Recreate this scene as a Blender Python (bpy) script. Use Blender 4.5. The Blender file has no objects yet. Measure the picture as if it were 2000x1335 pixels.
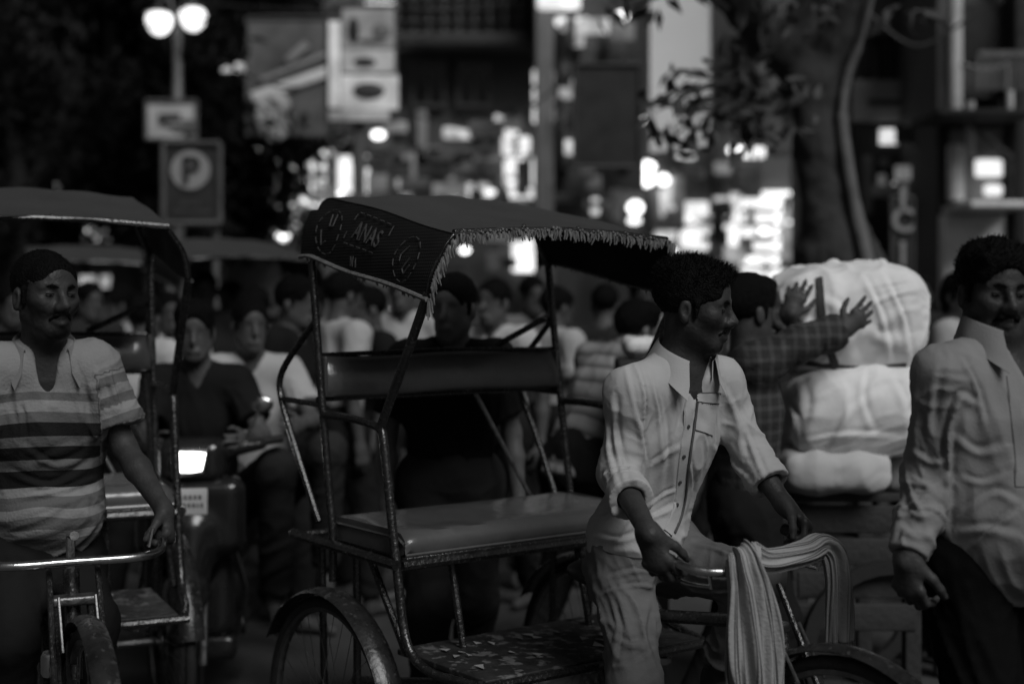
import bpy, bmesh, math, random
import numpy as np
from mathutils import Vector, Matrix, Euler
from mathutils.bvhtree import BVHTree

# ------------------------------------------------------------------ camera, sky, sun, exposure
SC = bpy.context.scene
COL = SC.collection
CAM_H, FPX, HORIZON = 1.62, 2777.8, 580.0          # eye height (m), focal length in px of the 2000 px frame
cam_d = bpy.data.cameras.new('camera')
cam = bpy.data.objects.new('camera', cam_d)
COL.objects.link(cam)
cam.location = (0, 0, CAM_H)
cam.rotation_euler = (math.radians(90), 0, 0)
cam_d.lens, cam_d.sensor_width = 50.0, 36.0
cam_d.shift_y = -(667.5 - HORIZON) / 2000.0
cam_d.clip_start, cam_d.clip_end = 0.1, 500.0
cam_d.dof.use_dof = True
cam_d.dof.focus_distance = 3.82
cam_d.dof.aperture_fstop = 1.35
SC.camera = cam

SUN_EL, SUN_AZ = math.radians(46), math.radians(148)   # late, veiled light from behind the camera's right
world = bpy.data.worlds.new('World')
SC.world = world
world.use_nodes = True
wn = world.node_tree
wn.nodes.clear()
w_out = wn.nodes.new('ShaderNodeOutputWorld')
w_bg = wn.nodes.new('ShaderNodeBackground')
w_bw = wn.nodes.new('ShaderNodeRGBToBW')
w_sky = wn.nodes.new('ShaderNodeTexSky')
w_sky.sky_type = 'NISHITA'
w_sky.sun_disc = False
w_sky.sun_elevation = SUN_EL
w_sky.sun_rotation = SUN_AZ
w_sky.air_density, w_sky.dust_density = 1.0, 3.0
wn.links.new(w_sky.outputs[0], w_bw.inputs[0])
wn.links.new(w_bw.outputs[0], w_bg.inputs[0])
w_bg.inputs[1].default_value = 0.018
wn.links.new(w_bg.outputs[0], w_out.inputs[0])

sun_d = bpy.data.lights.new('sun', 'SUN')
sun_d.energy, sun_d.angle = 1.75, math.radians(30)
sun_d.color = (1, 1, 1)
sun = bpy.data.objects.new('sun', sun_d)
COL.objects.link(sun)
_sv = Vector((math.sin(SUN_AZ) * math.cos(SUN_EL), math.cos(SUN_AZ) * math.cos(SUN_EL), math.sin(SUN_EL)))
sun.rotation_euler = (-_sv).to_track_quat('-Z', 'Y').to_euler()

SC.view_settings.view_transform = 'Standard'
SC.view_settings.look = 'None'
SC.view_settings.gamma = 1.0
SC.view_settings.use_curve_mapping = False
SC.view_settings.exposure = 0.0
SC.cycles.use_denoising = True
SC.cycles.max_bounces = 6
SC.cycles.diffuse_bounces = 3
SC.cycles.sample_clamp_indirect = 4.0
SC.cycles.caustics_reflective = False
SC.cycles.caustics_refractive = False

# ------------------------------------------------------------------ helpers: points, materials, meshes
RND = random.Random(11)
R = math.radians


def at(px, py, Y):
    """the point Y metres ahead that stands over pixel (px, py) of the 2000 x 1335 photograph"""
    return Vector(((px - 1000) / FPX * Y, Y, CAM_H - (py - HORIZON) / FPX * Y))


MATS = {}


def mat(name, v, rough=0.7, metal=0.0, var=0.25, scale=6.0, bump=0.0, bscale=40.0, spec=0.5, detail=4.0, coat=0.0, sheen=0.0, spots=0.0, spotv=0.3, spscale=30.0):
    """grey procedural surface: base value v, blotchy variation, fine relief, optional wear spots"""
    if name in MATS:
        return MATS[name]
    m = bpy.data.materials.new(name)
    m.use_nodes = True
    nt = m.node_tree
    b = nt.nodes['Principled BSDF']
    tc = nt.nodes.new('ShaderNodeTexCoord')
    n1 = nt.nodes.new('ShaderNodeTexNoise')
    n1.inputs['Scale'].default_value = scale
    n1.inputs['Detail'].default_value = detail
    n1.inputs['Roughness'].default_value = 0.65
    nt.links.new(tc.outputs['Object'], n1.inputs['Vector'])
    mr = nt.nodes.new('ShaderNodeMapRange')
    mr.inputs['From Min'].default_value = 0.28
    mr.inputs['From Max'].default_value = 0.72
    mr.inputs['To Min'].default_value = v * (1 - var)
    mr.inputs['To Max'].default_value = v * (1 + var)
    nt.links.new(n1.outputs['Fac'], mr.inputs['Value'])
    last = mr.outputs[0]
    if spots > 0:
        n2 = nt.nodes.new('ShaderNodeTexNoise')
        n2.inputs['Scale'].default_value = spscale
        n2.inputs['Detail'].default_value = 6
        nt.links.new(tc.outputs['Object'], n2.inputs['Vector'])
        r2 = nt.nodes.new('ShaderNodeMapRange')
        r2.inputs['From Min'].default_value = 0.62 - 0.12 * spots
        r2.inputs['From Max'].default_value = 0.68 - 0.10 * spots
        nt.links.new(n2.outputs['Fac'], r2.inputs['Value'])
        mx = nt.nodes.new('ShaderNodeMix')
        mx.data_type = 'FLOAT'
        nt.links.new(r2.outputs[0], mx.inputs[0])
        nt.links.new(last, mx.inputs[2])
        mx.inputs[3].default_value = spotv
        last = mx.outputs[0]
    nt.links.new(last, b.inputs['Base Color'])
    b.inputs['Metallic'].default_value = metal
    b.inputs['Specular IOR Level'].default_value = spec
    rr = nt.nodes.new('ShaderNodeMapRange')
    rr.inputs['From Min'].default_value = 0.3
    rr.inputs['From Max'].default_value = 0.7
    rr.inputs['To Min'].default_value = max(0.04, rough * 0.8)
    rr.inputs['To Max'].default_value = min(1.0, rough * 1.2)
    nt.links.new(n1.outputs['Fac'], rr.inputs['Value'])
    nt.links.new(rr.outputs[0], b.inputs['Roughness'])
    if coat:
        b.inputs['Coat Weight'].default_value = coat
        b.inputs['Coat Roughness'].default_value = 0.15
    if sheen:
        b.inputs['Sheen Weight'].default_value = sheen
    if bump > 0:
        n3 = nt.nodes.new('ShaderNodeTexNoise')
        n3.inputs['Scale'].default_value = bscale
        n3.inputs['Detail'].default_value = 5
        nt.links.new(tc.outputs['Object'], n3.inputs['Vector'])
        bp = nt.nodes.new('ShaderNodeBump')
        bp.inputs['Strength'].default_value = bump
        bp.inputs['Distance'].default_value = 0.01
        nt.links.new(n3.outputs['Fac'], bp.inputs['Height'])
        nt.links.new(bp.outputs[0], b.inputs['Normal'])
    MATS[name] = m
    return m


def lit(name, strength, v=0.9, var=0.25, scale=5.0):
    """a surface that gives off light: lamp glass, tube-lit sign face, lit shop front"""
    if name in MATS:
        return MATS[name]
    m = mat(name, v, 0.5)
    nt = m.node_tree
    b = nt.nodes['Principled BSDF']
    tc = nt.nodes.new('ShaderNodeTexCoord')
    n = nt.nodes.new('ShaderNodeTexNoise')
    n.inputs['Scale'].default_value = scale
    n.inputs['Detail'].default_value = 3
    nt.links.new(tc.outputs['Object'], n.inputs['Vector'])
    mr = nt.nodes.new('ShaderNodeMapRange')
    mr.inputs['From Min'].default_value = 0.3
    mr.inputs['From Max'].default_value = 0.7
    mr.inputs['To Min'].default_value = strength * (1 - var)
    mr.inputs['To Max'].default_value = strength * (1 + var)
    nt.links.new(n.outputs['Fac'], mr.inputs['Value'])
    nt.links.new(mr.outputs[0], b.inputs['Emission Strength'])
    b.inputs['Emission Color'].default_value = (1, 1, 1, 1)
    return m


def tag(o, label=None, cat=None, group=None, kind=None):
    if label: o['label'] = label
    if cat: o['category'] = cat
    if group: o['group'] = group
    if kind: o['kind'] = kind
    return o


def thing(name, loc, label, cat, group=None, rz=0.0):
    o = bpy.data.objects.new(name, None)
    COL.objects.link(o)
    o.location = loc
    o.rotation_euler = (0, 0, rz)
    o.empty_display_size = 0.1
    return tag(o, label, cat, group)


def root_of(o):
    while o.parent:
        o = o.parent
    return o


def link_mesh(name, me, m, parent=None, world=True):
    o = bpy.data.objects.new(name, me)
    COL.objects.link(o)
    if m is not None:
        me.materials.append(m)
    if parent is not None:
        o.parent = parent
        if world:
            r = root_of(parent)
            M = (Matrix.Translation(r.location) @ r.rotation_euler.to_matrix().to_4x4()).inverted()
            me.transform(M)
    return o


class MB:
    """collects shapes, then becomes ONE mesh object"""
    def __init__(self):
        self.v, self.f, self.uv = [], [], None

    def add(self, vs, fs):
        n = len(self.v)
        self.v += [tuple(p) for p in vs]
        self.f += [tuple(n + i for i in f) for f in fs]
        return self

    def box(self, c, s, rot=None):
        M = rot if rot is not None else Matrix.Identity(3)
        c = Vector(c)
        vs = [c + M @ Vector((sx * s[0] / 2, sy * s[1] / 2, sz * s[2] / 2)) for sz in (-1, 1) for sy in (-1, 1) for sx in (-1, 1)]
        return self.add(vs, [(0, 2, 3, 1), (4, 5, 7, 6), (0, 1, 5, 4), (2, 6, 7, 3), (0, 4, 6, 2), (1, 3, 7, 5)])

    def bbox(self, c, s, b=0.01, rot=None):
        """bevelled box"""
        M = rot if rot is not None else Matrix.Identity(3)
        bm = bmesh.new()
        bmesh.ops.create_cube(bm, size=1)
        for v in bm.verts:
            v.co = Vector((v.co.x * s[0], v.co.y * s[1], v.co.z * s[2]))
        bmesh.ops.bevel(bm, geom=bm.edges[:], offset=min(b, min(s) * 0.45), segments=3, affect='EDGES', profile=0.5)
        bm.verts.index_update()
        c = Vector(c)
        self.add([c + M @ v.co for v in bm.verts], [[v.index for v in f.verts] for f in bm.faces])
        bm.free()
        return self

    def tube(self, pts, r, n=8, closed=False, caps=True):
        pts = [Vector(p) for p in pts]
        m = len(pts)
        rs = r if isinstance(r, (list, tuple)) else [r] * m
        base = len(self.v)
        prev = None
        for i, p in enumerate(pts):
            a = pts[i - 1] if (i > 0 or closed) else p
            b = pts[(i + 1) % m] if (i < m - 1 or closed) else p
            t = (b - a).normalized()
            if prev is None:
                up = Vector((0, 0, 1)) if abs(t.z) < 0.9 else Vector((1, 0, 0))
                x = t.cross(up).normalized()
            else:
                x = (prev - t * prev.dot(t))
                x = x.normalized() if x.length > 1e-6 else t.orthogonal().normalized()
            prev = x
            y = t.cross(x)
            for k in range(n):
                a2 = 2 * math.pi * k / n
                self.v.append(tuple(p + (x * math.cos(a2) + y * math.sin(a2)) * rs[i]))
        for i in range(m if closed else m - 1):
            j = (i + 1) % m
            for k in range(n):
                k2 = (k + 1) % n
                self.f.append((base + i * n + k, base + i * n + k2, base + j * n + k2, base + j * n + k))
        if caps and not closed:
            self.f.append(tuple(base + k for k in range(n))[::-1])
            self.f.append(tuple(base + (m - 1) * n + k for k in range(n)))
        return self

    def bar(self, a, b, r, n=8):
        return self.tube([a, b], r, n)

    def lathe(self, c, prof, n=20, axis=None, arc=(0, 2 * math.pi)):
        """profile of (radius, height) turned about axis through c"""
        ax = Vector(axis).normalized() if axis is not None else Vector((0, 0, 1))
        x = ax.orthogonal().normalized()
        y = ax.cross(x)
        c = Vector(c)
        full = abs(arc[1] - arc[0] - 2 * math.pi) < 1e-6
        steps = n if full else n + 1
        base = len(self.v)
        for i in range(steps):
            a = arc[0] + (arc[1] - arc[0]) * i / n
            for (r, h) in prof:
                self.v.append(tuple(c + (x * math.cos(a) + y * math.sin(a)) * r + ax * h))
        m = len(prof)
        for i in range(n):
            j = (i + 1) % steps
            for k in range(m - 1):
                self.f.append((base + i * m + k, base + j * m + k, base + j * m + k + 1, base + i * m + k + 1))
        return self

    def ball(self, c, r, n=12, s=(1, 1, 1)):
        base = len(self.v)
        c = Vector(c)
        m = n // 2
        for i in range(m + 1):
            th = math.pi * i / m
            for k in range(n):
                a = 2 * math.pi * k / n
                self.v.append((c.x + r * s[0] * math.sin(th) * math.cos(a), c.y + r * s[1] * math.sin(th) * math.sin(a), c.z + r * s[2] * math.cos(th)))
        for i in range(m):
            for k in range(n):
                k2 = (k + 1) % n
                self.f.append((base + i * n + k, base + (i + 1) * n + k, base + (i + 1) * n + k2, base + i * n + k2))
        return self

    def prism(self, poly, dirv):
        """polygon (list of points) pushed along dirv"""
        n = len(poly)
        d = Vector(dirv)
        vs = [Vector(p) for p in poly] + [Vector(p) + d for p in poly]
        fs = [tuple(range(n))[::-1], tuple(range(n, 2 * n))] + [(i, (i + 1) % n, n + (i + 1) % n, n + i) for i in range(n)]
        return self.add(vs, fs)

    def grid(self, rows):
        """rows of points -> a sheet of quads"""
        n, m = len(rows), len(rows[0])
        vs = [p for r in rows for p in r]
        return self.add(vs, [(i * m + j, i * m + j + 1, (i + 1) * m + j + 1, (i + 1) * m + j) for i in range(n - 1) for j in range(m - 1)])

    def build(self, name, m, parent=None, world=False, smooth=True, angle=40, thick=0.0, kind=None, label=None):
        me = bpy.data.meshes.new(name)
        me.from_pydata(self.v, [], self.f)
        bm = bmesh.new()
        bm.from_mesh(me)
        bmesh.ops.remove_doubles(bm, verts=bm.verts[:], dist=1e-6)
        if thick:
            bmesh.ops.recalc_face_normals(bm, faces=bm.faces[:])
            bmesh.ops.solidify(bm, geom=bm.faces[:], thickness=thick)
        bmesh.ops.recalc_face_normals(bm, faces=bm.faces[:])
        if smooth:
            ca = math.radians(angle)
            for f in bm.faces:
                f.smooth = True
            for e in bm.edges:
                if len(e.link_faces) == 2 and e.calc_face_angle(0) > ca:
                    e.smooth = False
        bm.to_mesh(me)
        bm.free()
        o = link_mesh(name, me, m, parent, world)
        if kind: o['kind'] = kind
        if label: o['label'] = label
        return o


def spline(pts, n=8):
    """Catmull-Rom through the points"""
    P_ = [Vector(p) for p in pts]
    out = []
    for i in range(len(P_) - 1):
        p0, p1, p2, p3 = P_[max(i - 1, 0)], P_[i], P_[i + 1], P_[min(i + 2, len(P_) - 1)]
        for k in range(n):
            t = k / n
            out.append(0.5 * ((2 * p1) + (p2 - p0) * t + (2 * p0 - 5 * p1 + 4 * p2 - p3) * t * t + (3 * p1 - p0 - 3 * p2 + p3) * t ** 3))
    out.append(P_[-1])
    return out


def copy_tree(o, parent=None):
    c = o.copy()
    COL.objects.link(c)
    c.parent = parent
    for ch in list(o.children):
        copy_tree(ch, c)
    return c


# ------------------------------------------------------------------ blended-volume mesher (bodies, cloth, sacks, bark)
def _hash(i, j, k, s):
    h = (i * 374761393 + j * 668265263 + k * 2147483647 + s * 1274126177) & 0xffffffff
    h = ((h ^ (h >> 13)) * 1274126177) & 0xffffffff
    return ((h ^ (h >> 16)) & 0xffff).astype(np.float32) / 32767.5 - 1.0


def vnoise(p, seed=0):
    p = np.asarray(p, dtype=np.float32)
    f = np.floor(p)
    t = p - f
    t = t * t * (3 - 2 * t)
    i = f.astype(np.int64)
    x, y, z = i[:, 0], i[:, 1], i[:, 2]
    c = {}
    for dx in (0, 1):
        for dy in (0, 1):
            for dz in (0, 1):
                c[dx, dy, dz] = _hash(x + dx, y + dy, z + dz, seed)
    tx, ty, tz = t[:, 0], t[:, 1], t[:, 2]
    l = lambda a, b, t_: a + (b - a) * t_
    return l(l(l(c[0, 0, 0], c[1, 0, 0], tx), l(c[0, 1, 0], c[1, 1, 0], tx), ty), l(l(c[0, 0, 1], c[1, 0, 1], tx), l(c[0, 1, 1], c[1, 1, 1], tx), ty), tz)


def folds(axis, amp, long=4.0, across=14.0, seed=0, warp=0.6):
    """cloth creases running along axis"""
    ax = np.array(Vector(axis).normalized(), dtype=np.float32)
    u = np.array(Vector(axis).orthogonal().normalized(), dtype=np.float32)
    w = np.cross(ax, u)

    def f(p):
        q = np.stack([p @ ax * long, p @ u * across, p @ w * across], 1)
        wv = vnoise(q * 0.55 + 7.3, seed + 5)
        q = q + wv[:, None] * warp * np.array([0.6, 1.6, 1.6], dtype=np.float32)
        r = 1 - 2.6 * np.abs(vnoise(q, seed))
        r = np.where(r > 0, r ** 1.5, r * 0.5)
        g = 0.55 + 0.6 * vnoise(q * 0.35 + 11.7, seed + 3)        # creases come and go
        r2 = 1 - 2.4 * np.abs(vnoise(q * 2.0 + 3.1, seed + 9))
        return -amp * (np.maximum(r, -0.5) * np.maximum(g, 0.15) * 1.5 + 0.28 * np.maximum(r2, -0.6))
    return f


def lumps(amp, freq, seed=0):
    def f(p):
        return -amp * (vnoise(p * freq, seed) + 0.5 * vnoise(p * freq * 2.1 + 5, seed + 1))
    return f


class Prim:
    def __init__(s, fn, c, r, k, op, disp):
        s.fn, s.c, s.r, s.k, s.op, s.disp = fn, np.array(c, dtype=np.float32), float(r), k, op, disp

    def ev(s, p):
        return s.fn(p)


def rc(a, b, ra, rb, k=0.02, sq=None, op='u', capa=False, capb=False, disp=None):
    """tapered capsule a-b; sq=(axis, factor) flattens it along axis; caps cut an end flat"""
    a, b = np.array(a, dtype=np.float32), np.array(b, dtype=np.float32)
    ab = b - a
    L = float(np.linalg.norm(ab)) + 1e-9
    if sq is not None:
        n, s = np.array(Vector(sq[0]).normalized(), dtype=np.float32), sq[1]

    def fn(p):
        pa = p - a
        t = np.clip(pa @ ab / (L * L), 0, 1)
        q = pa - t[:, None] * ab
        if sq is not None:
            q = q + (q @ n)[:, None] * (1 / s - 1) * n
        d = np.sqrt((q * q).sum(1)) - (ra + (rb - ra) * t)
        if sq is not None and s < 1:
            d = d * (0.4 + 0.6 * s)
        if capb:
            d = np.maximum(d, (p - b) @ (ab / L))
        if capa:
            d = np.maximum(d, (a - p) @ (ab / L))
        return d
    m = max(ra, rb) * (max(1, sq[1]) if sq else 1)
    return Prim(fn, (a + b) / 2, L / 2 + m, k, op, disp)


def el(c, r, k=0.02, rot=None, op='u', disp=None):
    c = np.array(c, dtype=np.float32)
    r = np.array(r, dtype=np.float32)
    M = np.array(rot, dtype=np.float32)[:3, :3] if rot is not None else None

    def fn(p):
        q = p - c
        if M is not None:
            q = q @ M          # world -> local (columns are local axes)
        k0 = np.sqrt(((q / r) ** 2).sum(1))
        k1 = np.sqrt(((q / (r * r)) ** 2).sum(1)) + 1e-9
        return k0 * (k0 - 1) / k1
    return Prim(fn, c, r.max(), k, op, disp)


def rbox(c, h, rad, k=0.02, rot=None, op='u', disp=None):
    c = np.array(c, dtype=np.float32)
    h = np.array(h, dtype=np.float32) - rad
    M = np.array(rot, dtype=np.float32)[:3, :3] if rot is not None else None

    def fn(p):
        q = p - c
        if M is not None:
            q = q @ M
        q = np.abs(q) - h
        return np.sqrt((np.maximum(q, 0) ** 2).sum(1)) + np.minimum(q.max(1), 0) - rad
    return Prim(fn, c, np.linalg.norm(h) + rad, k, op, disp)


def sdf(prims, p, cull=None):
    d = np.full(len(p), 1.0, dtype=np.float32)
    for i, q in enumerate(prims):
        if cull is not None and not cull[i]:
            continue
        e = q.ev(p)
        k = q.k
        if q.op == 'u':
            h = np.maximum(k - np.abs(d - e), 0) / k
            d = np.minimum(d, e) - h * h * k * 0.25
        elif q.op == 's':
            e = -e
            h = np.maximum(k - np.abs(d - e), 0) / k
            d = np.maximum(d, e) + h * h * k * 0.25
        else:
            d = np.maximum(d, e)
    return d


def blob_mesh(name, prims, res=0.006, B=14):
    """one closed surface around the blended prims (sparse surface nets)"""
    un = [q for q in prims if q.op == 'u']
    lo = np.min([q.c - q.r for q in un], 0) - 4 * res - 0.02
    hi = np.max([q.c + q.r for q in un], 0) + 4 * res + 0.02
    bs = res * B
    nb = np.ceil((hi - lo) / bs).astype(int)
    gx, gy, gz = np.meshgrid(*[np.arange(n) for n in nb], indexing='ij')
    idx = np.stack([gx.ravel(), gy.ravel(), gz.ravel()], 1)
    cen = (lo + (idx + 0.5) * bs).astype(np.float32)
    d0 = sdf(prims, cen)
    half = bs * 0.8661
    act = np.abs(d0) < half * 1.12 + 0.008
    idx, cen = idx[act], cen[act]
    n = B + 1
    lx = (np.arange(n) * res).astype(np.float32)
    gx, gy, gz = np.meshgrid(lx, lx, lx, indexing='ij')
    off = np.stack([gx.ravel(), gy.ravel(), gz.ravel()], 1)
    pc = np.array([q.c for q in prims])
    pr = np.array([q.r for q in prims])
    keepb, vals = [], []
    isx = np.array([q.op == 'x' for q in prims])
    for b in range(len(idx)):
        o = (lo + idx[b] * bs).astype(np.float32)
        cull = (np.linalg.norm(pc - cen[b], axis=1) < pr + half + 0.06) | isx
        v = sdf(prims, o + off, cull)
        if v.min() < 0 < v.max():
            keepb.append(b)
            vals.append(v.reshape(n, n, n))
    V = np.array(vals)
    idx = idx[keepb]
    N = nb * B + 2
    ns = len(idx)
    pos = np.zeros((ns, B, B, B, 3), dtype=np.float32)
    cnt = np.zeros((ns, B, B, B), dtype=np.float32)
    S = V < 0
    gi = np.arange(n, dtype=np.float32)
    G = np.stack(np.meshgrid(gi, gi, gi, indexing='ij'), -1)
    for ax in range(3):
        s0 = [slice(None)] * 4
        s1 = [slice(None)] * 4
        s0[ax + 1], s1[ax + 1] = slice(0, B), slice(1, n)
        a, b_ = V[tuple(s0)], V[tuple(s1)]
        cr = S[tuple(s0)] != S[tuple(s1)]
        t = np.where(cr, a / np.where(cr, a - b_, 1), 0)
        base = np.broadcast_to(G[tuple(s0[1:])][None], cr.shape + (3,)).copy()
        base[..., ax] += t
        base *= cr[..., None]
        o1, o2 = [x for x in range(3) if x != ax]
        for e1 in (0, 1):
            for e2 in (0, 1):
                sl = [slice(None)] * 4
                sl[o1 + 1] = slice(e1, e1 + B)
                sl[o2 + 1] = slice(e2, e2 + B)
                pos += base[tuple(sl)]
                cnt += cr[tuple(sl)]
    m = cnt > 0
    w = np.argwhere(m)
    cell = idx[w[:, 0]] * B + w[:, 1:]
    ids = cell[:, 0] + N[0] * (cell[:, 1] + N[1] * cell[:, 2])
    vp = pos[m] / cnt[m][:, None]
    vp = lo + (idx[w[:, 0]] * B + vp) * res
    order = np.argsort(ids)
    ids, vp = ids[order], vp[order]
    quads = []
    for ax in range(3):
        s0 = [slice(None)] + [slice(0, B)] * 3
        s1 = list(s0)
        s1[ax + 1] = slice(1, n)
        a, b_ = S[tuple(s0)], S[tuple(s1)]
        e = np.argwhere(a != b_)
        ins = a[tuple(e.T)]
        c = idx[e[:, 0]] * B + e[:, 1:]
        o1, o2 = (ax + 1) % 3, (ax + 2) % 3
        qs = []
        for (e1, e2) in ((-1, -1), (0, -1), (0, 0), (-1, 0)):
            cc = c.copy()
            cc[:, o1] += e1
            cc[:, o2] += e2
            qi = cc[:, 0] + N[0] * (cc[:, 1] + N[1] * cc[:, 2])
            k = np.clip(np.searchsorted(ids, qi), 0, len(ids) - 1)
            k[ids[k] != qi] = -1
            qs.append(k)
        q = np.stack(qs, 1)
        ok = (q >= 0).all(1)
        q, ins = q[ok], ins[ok]
        q[~ins] = q[~ins][:, ::-1]
        quads.append(q)
    q = np.concatenate(quads)
    me = bpy.data.meshes.new(name)
    me.vertices.add(len(vp))
    me.vertices.foreach_set('co', vp.astype(np.float32).ravel())
    me.loops.add(len(q) * 4)
    me.loops.foreach_set('vertex_index', q.astype(np.int32).ravel())
    me.polygons.add(len(q))
    me.polygons.foreach_set('loop_start', np.arange(0, len(q) * 4, 4, dtype=np.int32))
    me.polygons.foreach_set('use_smooth', np.ones(len(q), dtype=bool))
    me.update(calc_edges=True)
    me.validate()
    if any(q.disp is not None for q in un):
        vp = mesh_co(me)
        nr = np.empty(len(vp) * 3, dtype=np.float32)
        me.vertices.foreach_get('normal', nr)
        nr = nr.reshape(-1, 3)
        ws = np.full(len(vp), 1e-6, dtype=np.float32)
        ds = np.zeros(len(vp), dtype=np.float32)
        for q in un:
            mk = np.linalg.norm(vp - q.c, axis=1) < q.r + 0.05
            if not mk.any():
                continue
            pk = vp[mk]
            wt = np.exp(-np.abs(q.fn(pk)) / 0.010)
            ws[mk] += wt
            if q.disp is not None:
                sel = wt > 0.02
                dv = np.zeros(len(pk), dtype=np.float32)
                if sel.any():
                    dv[sel] = q.disp(pk[sel])
                ds[mk] += wt * dv
        vp = vp - nr * (ds / ws)[:, None]
        me.vertices.foreach_set('co', vp.astype(np.float32).ravel())
        me.update()
    return me


def mesh_co(me):
    a = np.empty(len(me.vertices) * 3, dtype=np.float32)
    me.vertices.foreach_get('co', a)
    return a.reshape(-1, 3)


def set_attr(me, name, vals):
    a = me.attributes.new(name, 'FLOAT', 'POINT')
    a.data.foreach_set('value', np.asarray(vals, dtype=np.float32))


def blob(name, prims, m, parent=None, res=0.006, label=None, kind=None):
    o = link_mesh(name, blob_mesh(name, prims, res), m, parent, True)
    if label: o['label'] = label
    if kind: o['kind'] = kind
    return o
# ------------------------------------------------------------------ ground
def build_ground():
    m = mat('worn asphalt', 0.055, 0.75, 0, 0.35, 1.6, bump=0.6, bscale=55, spots=0.3, spotv=0.03, spscale=1.2)
    g = MB()
    n = 40
    xs = [-60 + 120 * i / n for i in range(n + 1)]
    ys = [-20 + 110 * i / n for i in range(n + 1)]
    g.grid([[(x, y, 0) for x in xs] for y in ys])
    tag(g.build('ground', m, smooth=False), kind='structure')


build_ground()
# ------------------------------------------------------------------ cycle rickshaws
PHI = R(-53)
RK_O = Vector((0.0384, 4.3159, 0))


def rk(u, v, z):
    """rickshaw coordinates (forward, left, up) of the near rickshaw -> world"""
    c, s = math.cos(PHI), math.sin(PHI)
    return Vector((RK_O.x + u * c - v * s, RK_O.y + u * s + v * c, z))


def to_rk(p):
    c, s = math.cos(PHI), math.sin(PHI)
    dx, dy = p[0] - RK_O.x, p[1] - RK_O.y
    return Vector((dx * c + dy * s, -dx * s + dy * c, p[2]))


M_TUBE = mat('worn dark enamel tube', 0.013, 0.26, 0.0, 0.5, 25, bump=0.3, bscale=90, spots=0.25, spotv=0.045, spscale=90, spec=0.8)
M_CHROME = mat('dull chrome', 0.55, 0.22, 1.0, 0.2, 30, bump=0.1, bscale=90)
M_STEEL = mat('tarnished steel', 0.18, 0.42, 0.9, 0.4, 40, bump=0.2, bscale=120)
M_RUBBER = mat('tyre rubber', 0.014, 0.75, 0, 0.3, 30, bump=0.4, bscale=160)
M_VINYL = mat('worn seat vinyl', 0.09, 0.22, 0, 0.2, 5, bump=0.22, bscale=26, spec=0.75, detail=6)
M_ROOF = mat('faded canopy canvas', 0.038, 0.85, 0, 0.14, 3, bump=0.3, bscale=60)
M_LINING = mat('black canopy lining', 0.006, 0.9, 0, 0.3, 10, bump=0.2, bscale=80)
M_FRINGE = mat('grey fringe yarn', 0.16, 0.9, 0, 0.5, 60)
M_PRINT = mat('faded painted print', 0.055, 0.8, 0, 0.7, 60)
M_BOARD = mat('scuffed foot board', 0.018, 0.6, 0, 0.5, 14, bump=0.4, bscale=50, spots=0.6, spotv=0.12, spscale=26)
M_SADDLE = mat('saddle leather', 0.02, 0.4, 0, 0.3, 20)


def side_cloth():
    """black woven side cloth: fine ribs both ways"""
    if 'black woven side cloth' in MATS:
        return MATS['black woven side cloth']
    m = mat('black woven side cloth', 0.010, 0.7, 0, 0.35, 7, spec=0.2)
    nt = m.node_tree
    b = nt.nodes['Principled BSDF']
    tc = nt.nodes.new('ShaderNodeTexCoord')
    hs = []
    for d in ('X', 'Z'):
        w = nt.nodes.new('ShaderNodeTexWave')
        w.bands_direction = d
        w.inputs['Scale'].default_value = 34
        w.inputs['Distortion'].default_value = 0.6
        nt.links.new(tc.outputs['Object'], w.inputs['Vector'])
        hs.append(w)
    ad = nt.nodes.new('ShaderNodeMath')
    ad.operation = 'MULTIPLY'
    nt.links.new(hs[0].outputs['Fac'], ad.inputs[0])
    nt.links.new(hs[1].outputs['Fac'], ad.inputs[1])
    bp = nt.nodes.new('ShaderNodeBump')
    bp.inputs['Strength'].default_value = 0.5
    bp.inputs['Distance'].default_value = 0.004
    nt.links.new(ad.outputs[0], bp.inputs['Height'])
    nt.links.new(bp.outputs[0], b.inputs['Normal'])
    return m


def canopy_point(s, t):
    """s 0 (rear) .. 1 (front), t -1 (right hem) .. 1 (left hem): point of the canopy skin in rickshaw coordinates"""
    a = abs(t)
    sg = 1 if t >= 0 else -1
    # hem and shoulder lines
    hem = Vector((-0.535 + s * 0.72, 0.475, 1.757 - 0.137 * s))
    sho = Vector((-0.55 + s * 0.765, 0.405, 1.952 - 0.158 * s))
    if a > 0.55:
        q = (a - 0.55) / 0.45
        p = sho.lerp(hem, q)
        p.y += 0.018 * math.sin(q * math.pi)
        if q < 0.18:
            p.z -= 0.004 * (1 - q / 0.18)
    else:
        q = a / 0.55
        p = Vector((sho.x, sho.y * q, sho.z + 0.022 * (1 - q * q)))
        # canvas sags a little between the bows
        p.z -= 0.012 * math.sin(s * math.pi) * (1 - q ** 4)
        p.x += 0.012 * math.sin(q * math.pi) * s
    # rear and front edges roll over
    if s < 0.12:
        p.z -= 0.05 * (1 - s / 0.12) ** 2 * (1 if a < 0.6 else 0.3)
    w = 0.0035 * math.sin(9 * s + 5 * t) + 0.0025 * math.sin(23 * t + 3 * s)
    p.z += w
    p.y *= sg
    return p


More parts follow.
